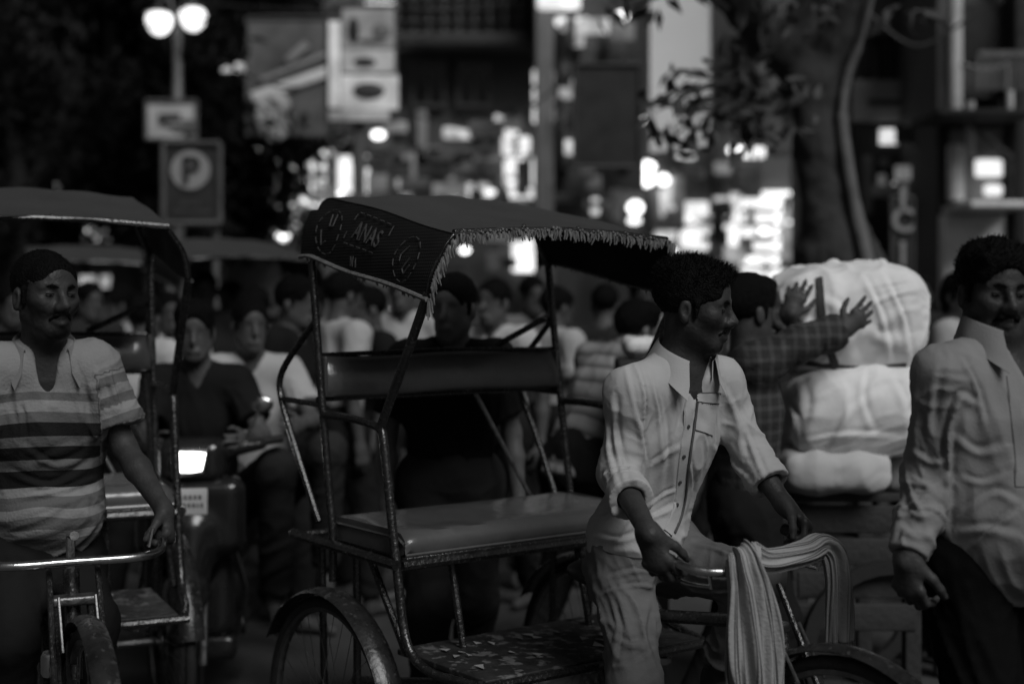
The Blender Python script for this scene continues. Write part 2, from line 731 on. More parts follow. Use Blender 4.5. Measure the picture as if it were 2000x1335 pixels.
def wheel(parent, c, rad, axis, name='wheel', nsp=36):
    """spoked wheel: tyre, rim, spokes, hub"""
    ax = Vector(axis).normalized()
    c = Vector(c)
    x = ax.orthogonal().normalized()
    y = ax.cross(x)
    tyre_r = 0.019
    w = MB().lathe(c, [(rad - tyre_r + tyre_r * math.cos(a), tyre_r * math.sin(a)) for a in [2 * math.pi * k / 12 for k in range(13)]], 56, ax).build(name, M_RUBBER, parent)
    rr = rad - 0.036
    MB().lathe(c, [(rr + 0.006, -0.013), (rr - 0.008, -0.011), (rr - 0.012, 0), (rr - 0.008, 0.011), (rr + 0.006, 0.013)], 56, ax).build('rim', M_STEEL, w)
    MB().lathe(c, [(0.0, -0.05), (0.012, -0.05), (0.012, -0.034), (0.03, -0.034), (0.03, -0.029), (0.014, -0.02), (0.014, 0.02), (0.03, 0.029), (0.03, 0.034), (0.012, 0.034), (0.012, 0.05), (0, 0.05)], 18, ax).build('hub', M_STEEL, w)
    sp = MB()
    for i in range(nsp):
        a = 2 * math.pi * i / nsp
        b = a + (0.55 if i % 2 else -0.55)
        side = 0.031 if (i // 2) % 2 else -0.031
        p0 = c + (x * math.cos(b) + y * math.sin(b)) * 0.027 + ax * side
        p1 = c + (x * math.cos(a) + y * math.sin(a)) * (rr - 0.01)
        sp.tube([p0, p1], 0.0012, 4, caps=False)
    sp.build('spokes', M_STEEL, w)
    return w


def fender(parent, c, rad, axis, a0, a1, width=0.042, name='fender', m=None):
    """curved mudguard: arc a0..a1 measured from forward (0) through up (90 deg)"""
    ax = Vector(axis).normalized()
    up = Vector((0, 0, 1))
    fw = up.cross(ax) * -1
    fw = Vector((fw.x, fw.y, 0)).normalized()
    rows = []
    for i in range(25):
        a = a0 + (a1 - a0) * i / 24
        row = []
        for k in range(7):
            t = k / 6 * 2 - 1
            r_ = rad + 0.014 * (1 - t * t)
            row.append(Vector(c) + (fw * math.cos(a) + up * math.sin(a)) * r_ + ax * width * t)
        rows.append(row)
    return MB().grid(rows).build(name, m or mat('scratched black mudguard', 0.02, 0.28, 0.0, 0.5, 20, bump=0.15, bscale=80, spots=0.2, spotv=0.06, spscale=60), parent, thick=0.0025)


def make_rickshaw(name, label, group, loc, rz, deco=True, steer=R(0), bar_dz=0.0):
    rt = thing(name, loc, label, 'rickshaw', group, rz)
    # --- canopy
    ns, nt_ = 26, 20
    top = MB().grid([[canopy_point(i / ns, -0.55 + 1.1 * j / nt_) for j in range(nt_ + 1)] for i in range(ns + 1)])
    can = top.build('canopy_roof', M_ROOF, rt, thick=0.003)
    for sg in (-1, 1):
        nm = MB().grid([[canopy_point(i / ns, sg * (0.553 + 0.447 * j / 10)) for j in range(11)] for i in range(ns + 1)])
        sd = nm.build('canopy_side', side_cloth(), rt, thick=0.003)
        hem = MB().tube([canopy_point(i / ns, sg * 1.0) + Vector((0, sg * 0.003, -0.002)) for i in range(ns + 1)], 0.007, 6)
        hem.build('hem_piping', M_FRINGE if deco else M_ROOF, sd)
        if deco and sg < 0:
            rp = random.Random(5)
            # dashed ornaments and the painted word on the near side cloth
            def on(s, q, off=0.006):
                p = canopy_point(s, -(0.55 + 0.45 * q))
                return p + Vector((0, -off, 0.001))
            mk = MB()
            def dash(s0, q0, s1, q1, w=0.0032):
                a, b = on(s0, q0), on(s1, q1)
                mk.tube([a, a.lerp(b, 0.5) + Vector((0, -0.0006, 0)), b], w * 0.5, 4)
            for (sc_, qc, sw, qw, n) in ((0.215, 0.5, 0.09, 0.36, 13), (0.81, 0.55, 0.075, 0.36, 12)):
                for k in range(n):
                    a0 = 2 * math.pi * k / n
                    a1 = a0 + 2 * math.pi / n * 0.6
                    dash(sc_ + sw * math.cos(a0), qc + qw * math.sin(a0), sc_ + sw * math.cos(a1), qc + qw * math.sin(a1))
            for (s0, q0, s1, q1) in ((0.20, 0.22, 0.215, 0.42), (0.235, 0.2, 0.24, 0.4), (0.215, 0.42, 0.24, 0.4), (0.165, 0.52, 0.185, 0.74), (0.185, 0.74, 0.215, 0.66),
                                     (0.80, 0.33, 0.775, 0.5), (0.775, 0.5, 0.78, 0.62), (0.835, 0.5, 0.81, 0.72), (0.81, 0.72, 0.825, 0.78), (0.85, 0.62, 0.825, 0.78)):
                dash(s0, q0, s1, q1, 0.004)
            for k in range(5):
                dash(0.385 + k * 0.052, 0.10 + k * 0.01, 0.415 + k * 0.052, 0.105 + k * 0.01)
                dash(0.36 + k * 0.05, 0.60 + k * 0.01, 0.388 + k * 0.05, 0.605 + k * 0.01)
            dash(0.375, 0.13, 0.37, 0.22); dash(0.355, 0.42, 0.35, 0.54); dash(0.645, 0.15, 0.645, 0.3)
            for (s0, q0, s1, q1) in ((0.43, 0.76, 0.435, 0.9), (0.45, 0.75, 0.45, 0.9), (0.43, 0.76, 0.45, 0.9), (0.47, 0.77, 0.475, 0.9)):
                dash(s0, q0, s1, q1)
            mk.build('printed_ornament', M_PRINT, sd, kind='stuff', label='faded dashed ornaments printed on the black side cloth')
            cu = bpy.data.curves.new('lettering', 'FONT')
            cu.body = 'ANAS'
            cu.size = 0.085
            cu.extrude = 0.0008
            cu.space_character = 1.05
            tob = bpy.data.objects.new('lettering_tmp', cu)
            COL.objects.link(tob)
            dg = bpy.context.evaluated_depsgraph_get()
            tm = bpy.data.meshes.new_from_object(tob.evaluated_get(dg))
            bpy.data.objects.remove(tob)
            xs = [v.co.x for v in tm.vertices]
            wd = max(xs)
            for v in tm.vertices:
                s_ = 0.40 + 0.20 * v.co.x / wd
                q_ = 0.50 - 0.30 * v.co.y / 0.062 + 0.05 * v.co.x / wd
                p = on(s_, q_, 0.0045)
                v.co = p + Vector((0, -v.co.z, 0))
            link_mesh('lettering', tm, M_PRINT, sd, world=False)['label'] = 'faded letters painted on the black side cloth'
    # lining under the roof
    MB().grid([[canopy_point(0.02 + 0.95 * i / 10, -0.54 + 1.08 * j / 10) + Vector((0, 0, -0.012)) for j in range(11)] for i in range(11)]).build('canopy_lining', M_LINING, rt)
    # --- hood bows and posts
    for sg in (-1, 1):
        vv = sg * 0.468
        MB().tube(spline([(-0.475, vv, 1.73), (-0.42, vv, 1.36), (-0.365, vv, 1.02), (-0.345, vv, 0.90), (-0.345, vv * 1.0, 0.76)], 5), 0.0125, 10).build('rear_post', M_TUBE, rt)
        MB().tube(spline([(0.175, vv, 1.63), (0.05, vv, 1.43), (-0.055, vv, 1.27), (-0.07, vv, 1.24), (-0.055, vv, 1.21), (-0.01, vv, 0.98), (0.016, vv, 0.86), (0.042, vv, 0.73), (0.068, vv, 0.655), (0.115, vv * 0.99, 0.608), (0.2, vv * 0.97, 0.588), (0.33, vv * 0.9, 0.583)], 5), 0.0135, 10).build('front_post', M_TUBE, rt)
        MB().tube(spline([(-0.41, vv, 1.262), (-0.25, vv * 1.01, 1.262), (-0.1, vv * 1.01, 1.25), (-0.066, vv, 1.235)], 5), 0.012, 8).build('armrest', M_TUBE, rt)
        MB().tube(spline([(-0.445, vv, 1.55), (-0.56, vv * 1.02, 1.46), (-0.66, vv * 1.02, 1.37), (-0.655, vv * 1.02, 1.29), (-0.56, vv * 1.02, 1.14), (-0.43, vv, 0.93)], 5), 0.0105, 8).build('rear_stay', M_TUBE, rt)
        MB().tube([(-0.655, vv * 1.02, 1.295), (-0.42, vv, 1.29)], 0.009, 8).build('stay_tie', M_TUBE, rt)
        # seat side rail, struts to the axle
        MB().tube([(-0.57, vv * 1.02, 0.875), (0.03, vv * 1.02, 0.865)], 0.016, 8).build('side_rail', M_TUBE, rt)
        MB().ball((-0.578, vv * 1.02, 0.876), 0.015, 10).build('rail_cap', M_CHROME, rt)
        MB().tube([(-0.43, vv * 0.98, 0.87), (-0.43, vv * 0.96, 0.42), (-0.36, vv * 0.93, 0.37)], 0.012, 8).build('strut', M_TUBE, rt)
        MB().tube([(-0.22, vv * 0.98, 0.87), (-0.24, vv * 0.95, 0.42)], 0.012, 8).build('strut', M_TUBE, rt)
        MB().tube([(-0.16, vv * 0.97, 0.87), (0.04, vv * 0.97, 0.62)], 0.011, 8).build('strut', M_TUBE, rt)
        # rear wheels and mudguards
        wc = Vector((-0.30, sg * 0.505, 0.362))
        wheel(rt, wc, 0.362, (0, 1, 0))
        fd = fender(rt, wc, 0.375, (0, 1, 0), R(12), R(150))
        fender(fd, wc, 0.379, (0, 1, 0), R(128), R(151), 0.043, 'chrome_tip', M_CHROME)
    MB().tube([(0.2, -0.40, 1.798), (0.205, -0.2, 1.81), (0.21, 0, 1.815), (0.205, 0.2, 1.81), (0.2, 0.40, 1.798)], 0.009, 8).build('front_bow', M_TUBE, rt)
    for sg in (-1, 1):
        MB().tube([canopy_point(0.985, sg * (0.56 + 0.42 * i / 6)) + Vector((0, -sg * 0.008, 0)) for i in range(7)], 0.009, 8).build('front_bow', M_TUBE, rt)
    MB().tube([(-0.475, -0.468, 1.72), (-0.5, -0.39, 1.92), (-0.5, 0, 1.945), (-0.5, 0.39, 1.92), (-0.475, 0.468, 1.72)], 0.010, 8).build('rear_bow', M_TUBE, rt)
    if deco:
        rf = random.Random(3)
        fr = MB()
        def tassel(p, ln, lean):
            q = p + Vector((rf.uniform(-1, 1) * 0.006, lean + rf.uniform(-1, 1) * 0.005, -ln))
            m_ = p.lerp(q, 0.5) + Vector((rf.uniform(-1, 1) * 0.004, rf.uniform(-1, 1) * 0.004, 0))
            fr.tube([p, m_, q], [0.0032, 0.0028, 0.0016], 5)
        n = 84
        for i in range(n):
            t = -0.53 + 1.06 * i / (n - 1)
            p = canopy_point(0.995, t) + Vector((0.012, 0, -0.008))
            for _ in range(2):
                tassel(p + Vector((rf.uniform(0, 0.006), rf.uniform(-0.004, 0.004), rf.uniform(-0.003, 0.006))), rf.uniform(0.014, 0.034), 0)
            if rf.random() < 0.75:   # braid fuzz along the top
                fr.ball(p + Vector((0.006, rf.uniform(-1, 1) * 0.004, rf.uniform(0, 0.008))), rf.uniform(0.003, 0.005), 6)
        for sg in (-1, 1):
            for i in range(34):
                q = rf.random()
                p = canopy_point(0.995, sg * (0.55 + 0.45 * q)) + Vector((0.012, 0, 0))
                tassel(p, rf.uniform(0.02, 0.05), -sg * 0.008)
            for i in range(40):
                s = rf.random()
                p = canopy_point(s, sg * 1.0) + Vector((0, 0, -0.004))
                tassel(p, rf.uniform(0.004, 0.016), 0)
            for i in range(9):
                p = canopy_point(0.99, sg * 0.99) + Vector((0.01, 0, -0.005))
                tassel(p, rf.uniform(0.03, 0.06), 0)
        fr.build('fringe', M_FRINGE, rt, kind='stuff', label='ragged pale yarn fringe along the canopy edge')
    for t in (-0.5, -0.22, 0.06, 0.3):
        MB().ball(canopy_point(0.975, t) + Vector((0, 0, 0.006)), 0.008, 10, (1, 1, 0.7)).build('stud', M_CHROME, rt)
    # --- backrest and seat
    rows = []
    for i in range(31):
        v = -0.455 + 0.91 * i / 30
        row = []
        edge = min(1.0, (0.455 - abs(v)) / 0.03)
        for k in range(17):
            a = 2 * math.pi * k / 16
            th = (0.018 + 0.018 * edge ** 0.5) + 0.003 * math.sin(v * 17)
            zz = 1.375 + 0.064 * math.sin(a) * (abs(math.sin(a)) ** -0.35 if abs(math.sin(a)) > 1e-3 else 1)
            row.append(Vector((-0.43 + th * math.cos(a) - (zz - 1.375) * 0.25, v, zz + 0.004 * math.sin(v * 9 + 1))))
        rows.append(row)
    bk = MB().grid(rows).build('backrest', M_VINYL, rt)
    for v in (-0.455, 0.455):
        MB().bbox((-0.43, v, 1.375), (0.05, 0.012, 0.125), 0.006).build('backrest_end', M_VINYL, bk)
    MB().tube([(-0.452, -0.47, 1.44), (-0.46, 0, 1.447), (-0.452, 0.47, 1.44)], 0.0075, 8).build('backrest_rail', M_TUBE, rt)
    MB().tube([(-0.44, -0.47, 1.305), (-0.44, 0.47, 1.305)], 0.008, 8).build('backrest_rail', M_TUBE, rt)
    MB().tube([(-0.47, 0.15, 1.30), (-0.40, 0.34, 0.93)], 0.008, 8).build('backrest_brace', M_STEEL, rt)
    MB().tube([(-0.5, 0.25, 1.45), (-0.47, 0.46, 1.55)], 0.011, 8).build('hood_brace', M_TUBE, rt)
    # seat: padded slab with a rolled front
    rows = []
    rr = random.Random(8)
    for i in range(41):
        v = -0.452 + 0.904 * i / 40
        e = min(1.0, (0.452 - abs(v)) / 0.035)
        row = []
        prof = [(-0.40, 0.885), (-0.405, 0.925), (-0.39, 0.948), (-0.33, 0.956), (-0.25, 0.957), (-0.17, 0.955), (-0.09, 0.956), (-0.03, 0.955), (0.012, 0.949), (0.032, 0.932), (0.036, 0.912), (0.028, 0.893), (0.01, 0.885)]
        for (u, z) in prof:
            z2 = z - 0.02 * (1 - e) ** 2 * (1 if z > 0.9 else 0)
            if -0.35 < u < 0.0:
                z2 += 0.006 * math.sin(v * 6.0) * math.sin((u + 0.4) * 7) - 0.010 * math.exp(-((u + 0.18) ** 2 / 0.015 + (abs(v) - 0.2) ** 2 / 0.03)) + 0.0035 * math.sin(u * 31 + v * 23) * math.cos(v * 19 - u * 7)
            row.append(Vector((u, v, z2)))
        rows.append(row)
    st = MB().grid(rows).build('seat', M_VINYL, rt)
    pb = MB()
    pb.tube([(0.034, -0.45, 0.890), (0.034, 0.45, 0.890)], 0.005, 6)
    for v in (-0.452, 0.452):
        pb.tube([(-0.39, v, 0.935), (0.0, v, 0.935), (0.03, v, 0.92)], 0.005, 6)
    pb.build('seat_piping', M_VINYL, st)
    for v in (-0.452, 0.452):
        MB().add([(u, v, z) for (u, z) in prof], [tuple(range(len(prof)))]).build('seat_end', M_VINYL, st)
    MB().bbox((-0.185, 0, 0.876), (0.45, 0.90, 0.018), 0.004).build('seat_board', M_TUBE, rt)
    MB().tube([(0.03, -0.46, 0.862), (0.03, 0.46, 0.862)], 0.016, 8).build('front_rail', M_TUBE, rt)
    MB().tube([(-0.56, -0.48, 0.872), (-0.56, 0.48, 0.872)], 0.012, 8).build('rear_rail', M_TUBE, rt)
    # --- foot board and axle frame
    MB().bbox((0.13, 0, 0.588), (0.44, 0.80, 0.018), 0.004).build('foot_board', M_BOARD, rt)
    MB().tube([(0.36, -0.43, 0.582), (0.37, 0, 0.582), (0.36, 0.43, 0.582)], 0.013, 8).build('board_rail', M_TUBE, rt)
    rl = random.Random(4)
    lt = MB()
    for i in range(26):
        a = rl.uniform(0, 6.28)
        s = rl.uniform(0.012, 0.028)
        c = Vector((rl.uniform(0.0, 0.25), rl.uniform(-0.35, 0.3), 0.599))
        q = [c + Vector((math.cos(a + k * 2.1) * s, math.sin(a + k * 2.1) * s * 0.6, rl.uniform(0, 0.006))) for k in range(3)]
        lt.prism(q, (0, 0, 0.0015))
    lt.build('litter', mat('paper litter', 0.3, 0.8), rt, kind='stuff')
    MB().tube([(-0.32, -0.56, 0.362), (-0.32, 0.56, 0.362)], 0.014, 8).build('axle', M_STEEL, rt)
    for vv in (-0.3, 0.3):
        MB().tube([(-0.5, vv, 0.40), (-0.1, vv, 0.48), (0.35, vv * 0.9, 0.567)], 0.014, 8).build('chassis_bar', M_TUBE, rt)
        MB().tube([(-0.05, vv * 0.8, 0.86), (0.02, vv * 0.8, 0.59)], 0.011, 8).build('seat_leg', M_TUBE, rt)
    # --- bicycle half: frame, saddle, crank, fork, bars
    fr = MB()
    for a, b in (((0.36, 0, 0.575), (0.46, 0, 0.30)), ((-0.3, 0.05, 0.37), (0.46, 0.03, 0.30)), ((0.46, 0, 0.30), (0.40, 0, 0.80))):
        fr.tube([a, b], 0.015, 8)
    fr.build('seat_tube', M_TUBE, rt)
    MB().tube([(0.41, 0, 0.735), (0.95, 0, 0.81)], 0.0175, 10).build('top_tube', M_TUBE, rt)
    MB().tube([(0.46, 0, 0.30), (0.99, 0, 0.66)], 0.0175, 10).build('down_tube', M_TUBE, rt)
    MB().tube([(0.94, 0, 0.87), (1.005, 0, 0.60)], 0.021, 10).build('head_tube', M_TUBE, rt)
    sd = blob_mesh('saddle', [el((0.36, 0, 0.845), (0.11, 0.095, 0.035), 0.03), rc((0.38, 0, 0.845), (0.53, 0, 0.85), 0.05, 0.022, 0.05, sq=((0, 0, 1), 0.7))], 0.007)
    link_mesh('saddle', sd, M_SADDLE, rt, world=False)
    MB().tube([(0.40, 0, 0.74), (0.385, 0, 0.83)], 0.012, 8).build('saddle_post', M_CHROME, rt)
    # crank, chain wheel, pedals
    MB().lathe((0.46, -0.06, 0.30), [(0.02, -0.006), (0.085, -0.003), (0.09, 0), (0.085, 0.003), (0.02, 0.006)], 28, (0, 1, 0)).build('chain_wheel', M_CHROME, rt)
    for sg, a in ((-1, R(-75)), (1, R(105))):
        e = Vector((0.46 + 0.165 * math.cos(a), sg * 0.10, 0.30 + 0.165 * math.sin(a)))
        cr = MB().tube([(0.46, sg * 0.09, 0.30), e], 0.010, 8).build('crank', M_CHROME, rt)
        MB().bbox(e + Vector((0, sg * 0.05, 0)), (0.09, 0.08, 0.022), 0.006).build('pedal', M_RUBBER, cr)
    # fork, front wheel, mudguard, stays: steered to the left about the head tube
    ca, sa = math.cos(steer), math.sin(steer)
    hx, hz = 0.98, 0.73
    def st_(p):
        p = Vector(p)
        x, y = p.x - hx, p.y
        return Vector((hx + x * ca - y * sa, x * sa + y * ca, p.z))
    wax = Vector((-sa, ca, 0))
    wc = st_((1.25, 0, 0.39))
    wheel(rt, wc, 0.39, wax, 'front_wheel')
    fender(rt, wc, 0.403, wax, R(35), R(150), 0.032, 'front_fender')
    for sg in (-1, 1):
        MB().tube([st_(p) for p in spline([(0.99, sg * 0.045, 0.80), (1.04, sg * 0.05, 0.64), (1.14, sg * 0.055, 0.45), (1.25, sg * 0.055, 0.39)], 5)], [0.015] * 10 + [0.011] * 6, 8).build('fork_blade', M_TUBE, rt)
        MB().tube([st_((0.97, sg * 0.06, 0.90)), st_((1.25, sg * 0.065, 0.39))], 0.008, 8).build('fork_stay', M_TUBE, rt)
        MB().tube([st_((1.05, sg * 0.045, 0.82)), st_((1.13, sg * 0.045, 0.70))], 0.004, 6).build('brake_rod', M_STEEL, rt)
    MB().bbox(st_((0.99, 0, 0.80)), (0.05, 0.115, 0.025), 0.008, Matrix.Rotation(steer, 3, 'Z')).build('fork_crown', M_STEEL, rt)
    MB().lathe(st_((1.06, -0.07, 0.66)), [(0.0, -0.03), (0.016, -0.03), (0.02, -0.02), (0.02, 0.02), (0.016, 0.03), (0, 0.03)], 14, (0.2, 0, 1)).build('dynamo', M_CHROME, rt)
    MB().tube([st_((0.94, 0, 0.86)), st_((0.93, 0, 0.955)), st_((1.0, 0, 0.965))], 0.012, 8).build('stem', M_CHROME, rt)
    hb = [(0.84, -0.245, 0.995), (0.90, -0.24, 0.98), (0.97, -0.22, 0.965), (1.02, -0.15, 0.962), (1.02, 0, 0.962), (1.02, 0.15, 0.962), (0.97, 0.22, 0.965), (0.90, 0.24, 0.98), (0.84, 0.245, 0.995)]
    hb = [(x, y, z + bar_dz) for x, y, z in hb]
    bar = MB().tube([st_(p) for p in spline(hb, 6)], 0.0115, 10).build('handlebar', M_CHROME, rt)
    for sg in (-1, 1):
        MB().tube([st_((0.82, sg * 0.247, 1.0 + bar_dz)), st_((0.90, sg * 0.24, 0.98 + bar_dz))], 0.0155, 12).build('grip', M_RUBBER, bar)
        MB().tube([st_(p) for p in spline([(0.85, sg * 0.215, 0.94), (0.92, sg * 0.205, 0.925), (0.985, sg * 0.19, 0.925)], 5)], 0.0045, 6).build('brake_lever', M_CHROME, bar)
        MB().tube([st_((0.985, sg * 0.19, 0.92)), st_((0.985, sg * 0.2, 0.968))], 0.005, 6).build('lever_bracket', M_CHROME, bar)
    return rt, st_
# ------------------------------------------------------------------ people
def skin_mat(v, seed=0):
    """skin; a stored 'stubble' value darkens it where a beard is shaved or short"""
    nm = 'skin %.3f %d' % (v, seed)
    if nm in MATS:
        return MATS[nm]
    m = mat(nm, v, 0.52, 0, 0.22, 18, bump=0.22, bscale=110, spec=0.25)
    nt = m.node_tree
    b = nt.nodes['Principled BSDF']
    old = b.inputs['Base Color'].links[0].from_socket
    a = nt.nodes.new('ShaderNodeAttribute')
    a.attribute_name = 'stubble'
    r_ = nt.nodes.new('ShaderNodeMapRange')
    r_.inputs['To Min'].default_value = 1.0
    r_.inputs['To Max'].default_value = 0.12
    nt.links.new(a.outputs['Fac'], r_.inputs['Value'])
    mu = nt.nodes.new('ShaderNodeMath')
    mu.operation = 'MULTIPLY'
    nt.links.new(old, mu.inputs[0])
    nt.links.new(r_.outputs[0], mu.inputs[1])
    nt.links.new(mu.outputs[0], b.inputs['Base Color'])
    return m


def stubble(me, c, M, s=1.0, amt=0.5, lip=1.0, chin=1.0):
    """beard shadow on jaw, chin and upper lip, in head coordinates"""
    p = (mesh_co(me) - np.array(c, dtype=np.float32)) @ np.array(M, dtype=np.float32) / s
    x, y, z = np.abs(p[:, 0]), p[:, 1], p[:, 2]
    sm = lambda a, b, t: np.clip((t - a) / (b - a), 0, 1) ** 2 * (3 - 2 * np.clip((t - a) / (b - a), 0, 1))
    near = (np.linalg.norm(p - np.array([0, 0.03, -0.04]), axis=1) < 0.13)
    line = -0.045 - 0.035 * sm(0.0, 0.055, x - 0.0) * 0 + 0.03 * sm(0.03, 0.06, x)
    jaw = sm(0.012, -0.012, z - line) * sm(-0.02, 0.005, y) * sm(-0.14, -0.11, z)
    mouth = np.exp(-((x / 0.024) ** 2 + ((z + 0.067) / 0.012) ** 2))
    lipw = np.exp(-((x / 0.028) ** 4 + ((z + 0.050) / 0.010) ** 2)) * (y > 0.06)
    ch = np.exp(-((x / 0.024) ** 4 + ((z + 0.098) / 0.018) ** 2)) * (y > 0.03)
    n = 0.85 + 0.3 * vnoise(p * 140, 3)
    v = np.clip((jaw * amt * 0.8 + lipw * lip * amt * 1.2 + ch * chin * amt) * n * (1 - 0.85 * mouth), 0, 1) * near
    br = np.exp(-(((x - 0.031) / 0.018) ** 4 + ((z - 0.026) / 0.005) ** 2)) * (y > 0.06) * near
    set_attr(me, 'stubble', np.maximum(v, br * 0.5))


def hair_mat():
    return mat('black hair', 0.0022, 0.6, 0, 0.5, 60, bump=0.8, bscale=220, spec=0.12)


def add_creases(m, strength=0.5, scale=5.0, stretch=0.35):
    """fine sharp creases: ridged noise stretched down the cloth, added to the weave relief"""
    nt = m.node_tree
    b = nt.nodes['Principled BSDF']
    tc = nt.nodes.new('ShaderNodeTexCoord')
    mp = nt.nodes.new('ShaderNodeMapping')
    mp.inputs['Scale'].default_value = (1, 1, stretch)
    mp.inputs['Rotation'].default_value = (0.15, 0.35, 0.2)
    nt.links.new(tc.outputs['Object'], mp.inputs['Vector'])
    n = nt.nodes.new('ShaderNodeTexNoise')
    n.noise_type = 'RIDGED_MULTIFRACTAL'
    n.inputs['Scale'].default_value = scale
    n.inputs['Detail'].default_value = 1.2
    n.inputs['Roughness'].default_value = 0.4
    n.inputs['Distortion'].default_value = 0.35
    nt.links.new(mp.outputs[0], n.inputs['Vector'])
    bp = nt.nodes.new('ShaderNodeBump')
    bp.inputs['Strength'].default_value = strength
    bp.inputs['Distance'].default_value = 0.008
    nt.links.new(n.outputs['Fac'], bp.inputs['Height'])
    if b.inputs['Normal'].links:
        nt.links.new(b.inputs['Normal'].links[0].from_socket, bp.inputs['Normal'])
    nt.links.new(bp.outputs[0], b.inputs['Normal'])


def cloth_mat(name, v, rough=0.9, var=0.1, bump=0.35, scale=5, crease=0.55):
    new = name not in MATS
    m = mat(name, v, rough, 0, var, scale, bump=bump * 0.35, bscale=190, spec=0.15 if v > 0.05 else 0.04, detail=6)
    if new:
        add_creases(m, crease)
    return m


def attr_stripes(name, stops, attr='stripe', rough=0.9, noise=0.015):
    """cloth whose value follows a stored coordinate: stops = [(position, value), ...] constant bands, repeated every 1.0"""
    if name in MATS:
        return MATS[name]
    m = mat(name, 0.3, rough, 0, 0.1, 5, bump=0.3, bscale=130, spec=0.2)
    nt = m.node_tree
    b = nt.nodes['Principled BSDF']
    at_ = nt.nodes.new('ShaderNodeAttribute')
    at_.attribute_name = attr
    fr = nt.nodes.new('ShaderNodeMath')
    fr.operation = 'FRACT'
    nt.links.new(at_.outputs['Fac'], fr.inputs[0])
    cr = nt.nodes.new('ShaderNodeValToRGB')
    cr.color_ramp.interpolation = 'CONSTANT'
    e = cr.color_ramp.elements
    while len(e) < len(stops):
        e.new(0.5)
    for i, (p, v) in enumerate(stops):
        e[i].position = p
        e[i].color = (v, v, v, 1)
    nt.links.new(fr.outputs[0], cr.inputs[0])
    old = b.inputs['Base Color'].links[0].from_socket
    mu = nt.nodes.new('ShaderNodeMath')
    mu.operation = 'MULTIPLY'
    nt.links.new(cr.outputs[0], mu.inputs[0])
    sc_ = nt.nodes.new('ShaderNodeMath')
    sc_.operation = 'MULTIPLY'
    sc_.inputs[1].default_value = 1 / 0.3
    nt.links.new(old, sc_.inputs[0])
    nt.links.new(sc_.outputs[0], mu.inputs[1])
    nt.links.new(mu.outputs[0], b.inputs['Base Color'])
    add_creases(m, 0.5)
    return m


def frame_from(fwd, up):
    """3x3 with columns right, forward, up"""
    f = Vector(fwd).normalized()
    r = f.cross(Vector(up)).normalized()
    u = r.cross(f)
    return Matrix((r, f, u)).transposed()


def head_frame(yaw, pitch=0.0, roll=0.0):
    """yaw 0 looks at the camera (-Y); positive turns the face to the picture's right"""
    a = -math.pi / 2 + yaw
    f = Vector((math.cos(a) * math.cos(pitch), math.sin(a) * math.cos(pitch), math.sin(pitch)))
    M = frame_from(f, (0, 0, 1))
    return M @ Matrix.Rotation(roll, 3, 'Y')


